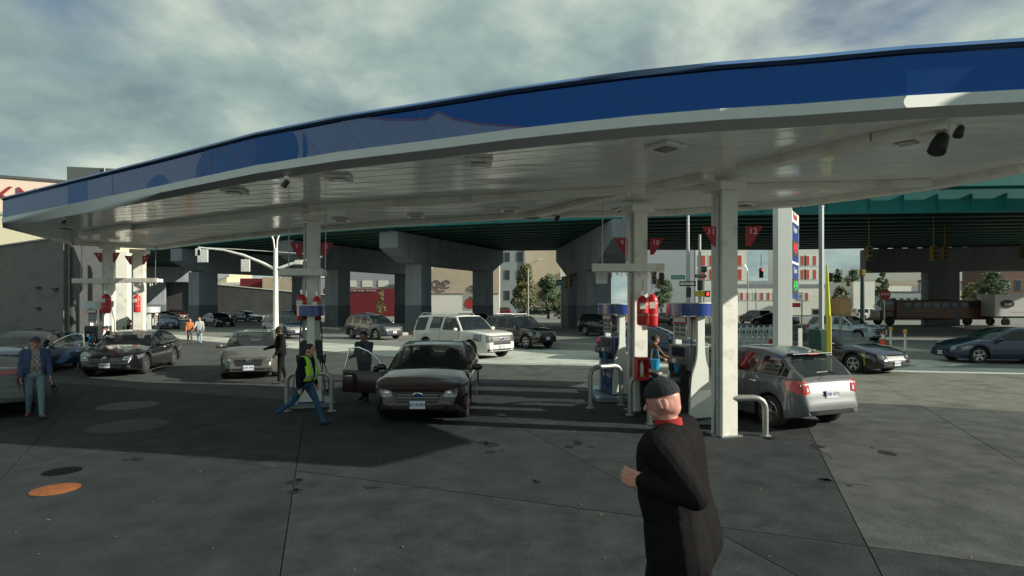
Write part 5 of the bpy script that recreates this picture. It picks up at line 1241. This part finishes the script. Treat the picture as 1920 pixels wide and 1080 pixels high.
# price sign: white pylon reaching through the canopy, panels facing right of the camera
s3 = 71; p = PS(1467, s3); t = thing('price_sign', 'tall white fuel price pylon with blue panels behind the grey hatchback', 'sign', (p.x, p.y, 0), 0)
MB().box((0, 0, 2.9), (.38, .30, 5.8), M('pylon_white', (.72, .76, .72), .35, noise=.04)).build('pylon', t, bevel=.01)
pn = box1('sign_face', (.20+.14, .85, ZS(472, s3)), (.03, 1.5, 2.35), sign_w, t, rz=radians(-9))
for z, hh in ((.35, 1.05), (-.72, .95)): box1('blue_panel', (-.0, -.02, z), (.045, 1.38, hh), blue_m, pn)
pn.location = (7.34+.41-p.x, 15.49+.62-p.y, 3.72); pn.rotation_euler = (0, 0, radians(-33.5))
for z, m_, tx_ in ((.18, M('led_red', (.6, .05, .03), .4, emit=.6), '4.09'), (-.85, M('led_green', (.04, .5, .1), .4, emit=.5), '4.99')):
    MB().box((.025, 0, z), (.02, 1.0, .42), sig_dark).build('display', pn); text('price_digits', tx_, .40, m_, pn, (.04, 0, z), (pi/2, 0, pi/2), .003)
text('lettering', 'Regular', .22, sign_w, pn, (.03, 0, .70), (pi/2, 0, pi/2), .003); text('lettering', 'Diesel', .22, sign_w, pn, (.03, 0, -.42), (pi/2, 0, pi/2), .003); text('lettering', 'Mobil', .30, red_m, pn, (.02, 0, 1.05), (pi/2, 0, pi/2), .003)
# folding white barricades stacked in a row
bar_m = M('barricade_white', (.50, .55, .56), .5, noise=.1)
for i in range(7):
    x = 1384+i*11; p = PS(x, 33.5-.1*i); t = thing('folding_barricade', 'white A frame barricade', 'barricade', (p.x, p.y, .11), .25+random.uniform(-.1, .1), 'white A frame barricades in a row on the traffic island')
    t['label'] = ['leftmost white A frame barricade, beside column 11', 'second white A frame barricade from column 11', 'third white A frame barricade from column 11', 'middle white A frame barricade of the row', 'third white A frame barricade from the price pylon', 'second white A frame barricade from the price pylon', 'white A frame barricade nearest the price pylon'][i]
    for s_ in (-1, 1):
        for yy in (-.3, .3): MB().tube([(s_*.22, yy, 0), (0, yy*.9, 1.05)], .032, bar_m, 5).build('leg', t)
        MB().box((s_*.11, 0, .5), (.03, .7, .12), bar_m).build('board', t); MB().box((s_*.04, 0, .85), (.03, .7, .15), bar_m).build('board', t)
t = thing('traffic_cone', 'orange traffic cone with white collar on the street island', 'traffic cone', tuple(PX(1656, 651)+Vector((0, 0, .11))))
og = M('cone_orange', (.75, .10, .03), .5); MB().box((0, 0, .02), (.42, .42, .04), og).build('base', t, bevel=.01); MB().lathe([(.17, .04), (.03, .78)], og, 16).build('cone', t, smooth=40); MB().lathe([(.115, .34), (.07, .56)], sign_w, 16, T=Matrix.Scale(1.04, 4)).build('collar', t, smooth=40)
for x, y, lb in [(1670, 652, 'white delineator post with yellow head right of the orange cone'), (1697, 661, 'white delineator post with yellow head farther right of the cone')]:
    t = thing('delineator_post', lb, 'marker post', tuple(PX(x, y)+Vector((0, 0, .1)))); MB().lathe([(.055, 0), (.05, .95)], sign_w, 10).build('post', t, smooth=40); MB().box((0, 0, .93), (.16, .1, .2), M('reflector_yellow', (.7, .38, .03), .4)).build('head', t, bevel=.02)
t = thing('marker_post', 'thin leaning white marker post behind the grey hatchback roof', 'marker post', tuple(PS(1497, 66))); MB().tube([(-.03, 0, 0), (.0, 0, 1.15)], .02, steel, 6).build('post', t); MB().box((.05, 0, 1.42), (.11, .03, .55), sign_w, ).build('plate', t)
# jersey barriers beyond the right pier
for i, x in enumerate((1390, 1420, 1450)): 
    pass
# ------------------------------------------------------------ vehicles (bus and lorry first)
def wheels_at(root, pts, r):
    m1, m2 = wheel_meshes(r, True)
    for (x, y) in pts:
        wl = link('wheel', m1, root, (x, y, r), (0, 0, 0 if y > 0 else pi)); link('rim', m2, wl)
bus_y = M('bus_yellow_shaded', (.11, .042, .010), .4, noise=.08, coat=.3); bus_k = M('bus_black', (.015, .015, .015), .5)  # bus yellow darkened: the deep shade is put into the colour
p = PS(1742, 17); t = thing('school_bus', 'yellow school bus in deep shade facing left behind the dark pier', 'bus', (p.x, p.y, 0), pi)
MB().box((-.6, 0, 1.72), (10.2, 2.4, 2.15), bus_y).build('body', t, bevel=.18); MB().box((5.2, 0, 1.15), (1.6, 2.1, 1.1), bus_y, taper=.94).build('hood', t, bevel=.15)
for s_ in (-1, 1):
    for i in range(9): 
        f_ = MB().box((-5.0+i*1.02, s_*1.205, 2.25), (.9, .03, .62), bus_k).build('window_frame', t); MB().box((-5.0+i*1.02, s_*1.225, 2.25), (.78, .02, .5), glass_d).build('pane', f_)
    for z in (1.0, 1.35, 1.75): MB().box((-.6, s_*1.21, z), (9.9, .03, .06), bus_k).build('rub_rail', t)
    MB().box((5.9, s_*.75, 1.2), (.2, .3, .25), lens_m).build('headlight', t, bevel=.03); MB().tube([(4.6, s_*1.2, 2.3), (5.2, s_*1.45, 2.2), (5.2, s_*1.45, 1.9)], .04, bus_k, 6).build('mirror', t)
MB().box((4.52, 0, 2.2), (.05, 2.0, .9), glass_d).build('windshield', t); MB().box((4.4, 0, 2.85), (.4, 1.6, .3), bus_y).build('destination_box', t, bevel=.05); text('bus_lettering', 'SCHOOL BUS', .2, bus_k, t, (-.5, 1.24, 1.55), (pi/2, 0, pi), .003); MB().box((6.05, 0, .7), (.1, 2.2, .3), bus_k).build('bumper', t, bevel=.03)
wheels_at(t, [(5.0, 1.05), (5.0, -1.05), (-3.4, 1.05), (-3.4, -1.05)], .5)
p = PS(1927, 17.5); t = thing('box_trailer', 'white box trailer with a dark oval emblem behind the school bus', 'truck', (p.x, p.y, 0), pi)
MB().box((0, 0, 2.2), (9.0, 2.4, 2.35), M('trailer_white', (.62, .63, .62), .5, noise=.04)).build('box', t, bevel=.03); MB().box((0, 0, .95), (9.0, 1.0, .2), bus_k).build('chassis', t)
q = MB().lathe([(.42, 0), (.42, .02)], bus_k, 24, T=Matrix.Translation((3.2, 1.23, 2.35)) @ Matrix.Rotation(-pi/2, 4, 'X') @ Matrix.Diagonal((1.75, 1, 1, 1))).build('emblem', t); text('emblem_lettering', 'Boar', .38, sign_w, t, (3.2, 1.27, 2.35), (pi/2, 0, pi), .003)
MB().box((0, 1.21, 1.5), (5.5, .01, .05), M('faint_line', (.4, .4, .42), .6)).build('stripe', t); wheels_at(t, [(3.2, 1.0), (3.2, -1.0), (-2.2, 1.0), (-2.2, -1.0), (-1.2, 1.0)], .45)

P_burg = paint('paint_burgundy', (.022, .004, .007), .3, .2); P_black = paint('paint_black', (.008, .009, .012), .2, .18); P_silver = paint('paint_champagne', (.15, .142, .125), .5, .32); P_gun = paint('paint_gunmetal', (.095, .105, .118), .2, .45)
P_white = paint('paint_white', (.66, .66, .61), .0, .3); P_navy = paint('paint_navy', (.012, .025, .06), .3, .2); P_grey = paint('paint_grey', (.085, .10, .12), .6, .28); P_slate = paint('paint_slate', (.05, .057, .06), .25, .45); P_blue = paint('paint_blue', (.02, .06, .16), .4, .22); P_ltblue = paint('paint_ice', (.42, .50, .56), .1, .25); P_red = paint('paint_maroon', (.10, .012, .02), .3, .25); P_green = paint('paint_dark_green', (.01, .02, .02), .3, .22)
G = 'cars on the forecourt'; R = 'cars in the street traffic'
# burgundy sedan, passenger door open towards the man in the tie
g = PS(797, 90.5); kk = KIND['sedan']; 
tau, ti = car('dark burgundy sedan facing the camera with its passenger door wide open', 'sedan', (-1.86, 14.05), -90, P_burg, group=G, grille='bar', badge='oval', plate_text='JBS 4098A',
              open_door=(-.30, .85, -1, 72), over=dict(L=5.0, W=1.93, H=1.5, wb=2.87, r=.345, gc=.2))
mer, mi_ = car('glossy black sedan with round star badge parked at the left island', 'sedan', (-13.7, 21.3), -77, P_black, group=G, badge='star', over=dict(W=1.85, H=1.45), plate_text='T74 6103C')
maz, _ = car('champagne silver hatchback facing the camera beside the person in black', 'hatch', (-8.95, 20.4), -71, P_silver, group=G, badge='wing', plate_text='EKM 7093', grille='none')
note, ni = car('grey hatchback seen from behind, parked right of column 11', 'note', (5.25, 12.9), 112, P_gun, group=G, rear_plate=True, plate_text='KDR 4172')
cou, _ = car('grey coupe tail with full width red light bar at the left edge', 'coupe', (-12.45, 13.75), 131, P_slate, group=G, tail_bar=True, plate=plate_o, plate_text='T 1C 83')
nav, _ = car('dark blue sedan with its driver door open against the brick wall', 'sedan', (-17.0, 20.8), -82, P_navy, group=G, open_door=(-.25, .85, 1, 70), plate_text='HXP 2241')
# Tahoe and the traffic
def street(label, kind, xf_, yf_, xr_, yr_, pm, z=-.02, **kw):
    """placed by the ground points under the near front and near rear wheels"""
    a = PX(xf_, yf_); b = PX(xr_, yr_); d = (a-b); c = (a+b)/2; hd = atan2(d.y, d.x); k = KIND[kind]; kw.setdefault('detail', 2)
    L = k['L']; xm = (L/2-k['fo'])-k['wb']/2                  # axle midpoint, local
    f_ = Vector((cos(hd), sin(hd), 0)); l_ = Vector((-sin(hd), cos(hd), 0)); side = 1 if kw.pop('near', 'right') == 'right' else -1
    pos = a-f_*(L/2-k['fo'])+l_*side*(k['W']/2-.13)
    sc_ = 1.0; r_, i_ = car(label, kind, (pos.x, pos.y), math.degrees(hd), pm, group=R, **kw); r_.location.z = z; return r_
tah = street('white full size sport utility vehicle driving right behind the burgundy sedan', 'bigsuv', 884, 673, 772, 662, P_white, rails=True, dark_rim=True, badge='oval', plate_text='JHV 8820')
street('black boxy sport utility vehicle with white roof bars behind the white one', 'boxsuv', 988, 653, 905, 646, P_black, rails='bars', grille='bar')
street('blue grey crossover behind the boxy black one', 'suv', 975, 640, 885, 634, P_grey, opaque=True, detail=1)
street('dark crossover behind the white sport utility vehicle roof', 'suv', 900, 626, 820, 621, P_navy, opaque=True, detail=1)
street('slate grey crossover between the pump and the white vehicle', 'suv', 706, 637, 628, 632, P_grey, grille='bar')
street('dark blue crossover behind the silver hatchback', 'suv', 526, 635, 459, 627, P_navy)
street('black sedan with bright headlights behind the two pedestrians', 'sedan', 405, 613, 362, 610, P_black, opaque=True)
street('dark blue car behind the black sedan at the left', 'suv', 390, 602, 350, 600, P_navy, opaque=True, detail=1)
street('blue hatchback beside the right-hand left column', 'hatch', 300, 617, 283, 612, P_blue, opaque=True)
street('maroon car in the shade beyond the blue hatchback', 'sedan', 330, 597, 285, 596, P_red, opaque=True, detail=1)
street('silver car behind the blue hatchback', 'sedan', 296, 606, 270, 604, P_silver, opaque=True, detail=1)
street('black car in the shade left of the slanted signal pole', 'sedan', 466, 603, 426, 602, P_navy, opaque=True, detail=1)
street('dark van shape in the shade right of the signal pole', 'suv', 560, 612, 512, 610, P_green, opaque=True, detail=1)
street('dark sedan in the shade above the slate grey crossover', 'sedan', 700, 614, 640, 612, P_navy, opaque=True, detail=1)
street('black sport utility vehicle with red tail lamp near the pale pier', 'suv', 1142, 632, 1088, 628, P_black, opaque=True)
street('black pickup truck facing left under the beige building', 'pickup', 982, 593, 1013, 593, P_green, opaque=True, near='left')
street('pale blue sport utility vehicle behind the green cabinet', 'suv', 1610, 641, 1525, 636, P_ltblue)
street('black low hatchback turning right by the crosswalk', 'sedan', 1603, 699, 1510, 688, P_black, plate_text='FGA 7719')
street('dark sedan in shadow driving left at the right edge', 'sedan', 1833, 681, 1936, 682, P_navy, near='left')
street('white car far away between the two left piers', 'sedan', 712, 583, 700, 583, P_white, opaque=True, detail=1)
street('white car far away beyond the graffiti wall', 'sedan', 840, 585, 820, 585, P_white, opaque=True, detail=1)
street('dark car with red tail lamps beside the strawberry mural', 'suv', 925, 591, 950, 591, P_red, opaque=True, detail=1, near='left')
street('silver crossover far off, left of the price pylon', 'suv', 1392, 606, 1410, 607, P_slate, opaque=True, detail=1, near='left')
street('black sedan far off beside the price pylon', 'sedan', 1420, 610, 1452, 611, P_black, opaque=True, detail=1, near='left')
street('dark sedan in shade behind the two right-hand pumps', 'sedan', 1262, 610, 1226, 608, P_black, opaque=True, detail=1)
street('dark sedan standing beyond the woman in brown', 'sedan', 1290, 679, 1236, 677, P_navy, opaque=True, detail=1)
street('white van parked beside the cream hut', 'boxsuv', 1640, 600, 1618, 600, P_white, opaque=True, detail=1, near='left')
street('white pickup parked behind the bushes', 'boxsuv', 1020, 588, 1000, 588, P_white, opaque=True, detail=1, near='left')
# extra features of the grey hatchback
P_ = ni['patch']; hwn = ni['hw']; dk_ = ni['deck']
P_([(-.42, .98), (.42, .98), (.42, 1.0), (-.42, 1.0)], 'r', P_gun, 8, 1, off=.012, nm='trunk_trim', parent=note); MB().tube([(ni['x0']-.02, 0, 1.09), (ni['x0']+.10, .05, 1.12), (ni['x0']+.06, .38, 1.12)], .012, black_pl, 6).build('rear_wiper', note)
MB().box((ni['re']-.05+ni['x0']*0, 0, ni['Ht']-.115), (.16, 1.02, .03), black_pl).build('roof_spoiler', note, bevel=.01); MB().box((ni['re']-.14, 0, ni['Ht']-.12), (.02, .25, .02), tail_m).build('brake_light', note)
P_([(-.70, .34), (.70, .34), (.62, .42), (-.62, .42)], 'r', black_pl, 8, 1, off=.01, nm='bumper_insert', parent=note); P_([(ni['xr']+.02, .86), (ni['xr']+.2, .86), (ni['xr']+.2, 1.0), (ni['xr']+.02, 1.0)], 'l', P_gun, 3, 3, off=.008, nm='fuel_flap', parent=note)

# ------------------------------------------------------------ people
hv = M('vest_lime', (.33, .75, .02), .6, noise=.08); hs2 = M('vest_silver', (.42, .45, .45), .4)
navy_c = cloth('navy_sweater', (.010, .012, .022)); jeans = cloth('blue_jeans', (.035, .085, .16)); ltjeans = cloth('light_jeans', (.17, .26, .30)); blackc = cloth('black_cloth', (.010, .010, .012)); jacketm = M('charcoal_jacket', (.009, .008, .009), .8, noise=.25, nscale=4, bump=1.5, bscale=3.6, stretch=(1, 1, .6), spec=.08)
sk_pink = M('skin_pink', (.52, .25, .20), .5, noise=.08, nscale=9)
c = PS(1276, 300)
fm = person('large man in dark jacket and black skull cap walking left nearest the camera', (c.x, c.y), 150, h=1.95, top=jacketm, legs=blackc, skin=sk_pink, hipL=18, hipR=-14, kneeL=14, kneeR=26, lean=7, armL=(-45, 4, 140), armR=(-8, 10, 22), bulk=1.5, belly=1.04, coat=True, vox=.0068, hair=None, cap=M('cap_black', (.010, .011, .016), .9, bump=.5, bscale=60), cap_kind='skull', collar=M('red_scarf', (.28, .012, .014), .9), nod=6, turn=4)
c = PS(572, 95)
vm = person('man in a lime safety vest and jeans striding right before the pump', (c.x, c.y), -14, h=1.70, top=navy_c, legs=jeans, skin=skin_m, shoes=M('navy_trainers', (.02, .025, .04), .6), hipL=28, hipR=-30, kneeL=6, kneeR=26, lean=9, armL=(-16, 8, 30), armR=(-6, 12, 6), bulk=1.2, belly=1.35, vox=.013)
vest(vm, hv, hs2, 1.2)
for s_ in (0, 1): pass
plaid = M('plaid_shirt', (.25, .36, .38), .9)
tt = plaid.node_tree; bb = tt.nodes['Principled BSDF']; ck = tt.nodes.new('ShaderNodeTexChecker'); ck.inputs['Scale'].default_value = 22; ck.inputs[1].default_value = (.32, .10, .09, 1); ck.inputs[2].default_value = (.20, .36, .38, 1)
tco = tt.nodes.new('ShaderNodeTexCoord'); tt.links.new(tco.outputs['Object'], ck.inputs[0]); tt.links.new(ck.outputs[0], bb.inputs['Base Color'])
c = PX(66, 783)
pm_ = person('man in cap, open blue jacket and plaid shirt holding a camera at the left', (c.x, c.y), -48, h=1.73, top=plaid, legs=ltjeans, skin=sk_pink, shoes=M('brown_shoe', (.16, .08, .04), .6), hipL=16, hipR=-14, kneeL=6, kneeR=18, lean=3, armL=(10, 9, 18), armR=(-4, 9, 18), bulk=.98, belly=1.25, vox=.011, cap=M('cap_plum', (.06, .04, .07), .8), cap_kind='peak', turn=8)
# the open jacket: shell over the shirt, open in front, with sleeves
def jacket(info, mat, B=1.0, gap=.055):
    me = info['body']; hip = Vector((0, 0, .93)); Ri = info['Rl'].inverted(); V_ = []; F_ = []; mp = {}
    for p in me.polygons:
        if p.material_index != 0: continue
        q = hip+Ri @ ((p.center-info['up'])/info['k']-hip)
        if q.z > 1.47 or q.z < .96: 
            if abs(q.y) < .15: continue
        if q.x > .02 and abs(q.y) < gap+max(0, 1.3-q.z)*.10: continue
        ids = []
        for vi in p.vertices:
            if vi not in mp: mp[vi] = len(V_); V_.append(me.vertices[vi].co+me.vertices[vi].normal*.016)
            ids.append(mp[vi])
        F_.append(ids)
    o = MB().add(V_, F_, mat).build('jacket', info['root'], smooth=80); s_ = o.modifiers.new('t', 'SOLIDIFY'); s_.thickness = .012
jacket(pm_, cloth('blue_jacket', (.055, .075, .15)), 1.1, .075)
MB().tube([(.0, -.14, .97), (.0, .14, .97)], .01, black_pl, 6)
hp = pm_['hands'][0]; t = thing('video_camera', 'small dark camera with lens carried in the left hand of the plaid shirt man', 'camera', (0, 0, 0)); t.location = pm_['root'].matrix_basis @ (hp+Vector((.04, .05, -.12))); t.rotation_euler = (.4, .6, -.8)
MB().box((0, 0, 0), (.10, .09, .14), black_pl).build('camera_body', t, bevel=.01); MB().lathe([(.045, 0), (.05, .12), (.045, .17)], black_pl, 14, T=Matrix.Rotation(2.4, 4, 'Y')).build('lens', t, smooth=40); MB().tube([(-.03, 0, .06), (-.03, 0, .12), (.05, 0, .12), (.05, 0, .06)], .01, steel, 6).build('handle', t)
c = PS(683, 75.5)
tm_ = person('man in grey shirt and dark tie standing behind the open car door', (c.x, c.y), -100, h=1.72, top=cloth('slate_shirt', (.07, .085, .11)), legs=blackc, skin=M('skin_tan', (.30, .17, .12), .5, noise=.08), armL=(22, 3, 80), armR=(14, 3, 70), bulk=1.02, vox=.014, nod=14, lean=2)
q = MB(); q.prism([(-.02, 0), (.02, 0), (.035, -.32), (0, -.37), (-.035, -.32)], -.01, .01, M('tie_navy', (.01, .012, .03), .7), T=Matrix.Translation(tm_['tor']((.118, 0, 1.43))) @ Matrix.Rotation(pi/2, 4, 'Z') @ Matrix.Rotation(pi/2-.10, 4, 'X')); q.build('tie', tm_['root'])
c = PS(527, 62.5)
person('person in black leaning at the silver hatchback', (c.x, c.y), -150, h=1.72, top=blackc, legs=blackc, skin=skin_d, lean=3, armR=(14, 2, 60), armL=(4, 3, 30), bulk=1.3, belly=1.1, vox=.016, cap=M('hat_dark', (.015, .012, .012), .8), cap_kind='peak')
c = PX(356, 646)
person('woman in orange vest and dark hair walking in the sun', (c.x, c.y), -60, h=1.56, top=cloth('orange_top', (.50, .17, .07)), legs=cloth('mauve_trousers', (.10, .09, .12)), skin=skin_m, hipL=14, hipR=-12, kneeR=16, armL=(20, 6, 40), bulk=.95, vox=.018, shoes=shoe_m)
c = PX(374, 645)
person('person in pale clothes walking beside the woman in orange', (c.x, c.y), -70, h=1.62, top=cloth('pale_shirt', (.42, .46, .46)), legs=cloth('pale_jeans', (.30, .38, .42)), skin=skin_m, hipL=14, hipR=-14, kneeR=18, armR=(26, 10, 40), armL=(8, 14, 14), bulk=.95, vox=.018, hair=M('brown_hair', (.12, .07, .04), .7))
c = PS(1222, 76)
person('woman in brown coat and dark headscarf beyond column 9', (c.x, c.y), 10, h=1.64, top=cloth('brown_coat', (.14, .075, .045)), legs=blackc, skin=M('skin_tan2', (.32, .17, .11), .5), lean=8, armR=(36, 6, 34), armL=(30, 6, 30), vox=.014, hair=M('scarf_dark', (.02, .018, .025), .8))
c = PS(213, 52)
person('person in dark coat leaning behind the black sedan hood', (c.x, c.y), -140, h=1.68, top=blackc, legs=blackc, skin=M('skin_red', (.35, .12, .09), .5), lean=22, armL=(30, 6, 20), armR=(36, 6, 20), vox=.018)
c = PS(243, 43)
gv_ = person('man in a green safety vest behind the black sedan', (c.x, c.y), -80, h=1.72, top=navy_c, legs=blackc, skin=skin_m, vox=.018); vest(gv_, M('vest_green', (.10, .55, .06), .6), hs2)
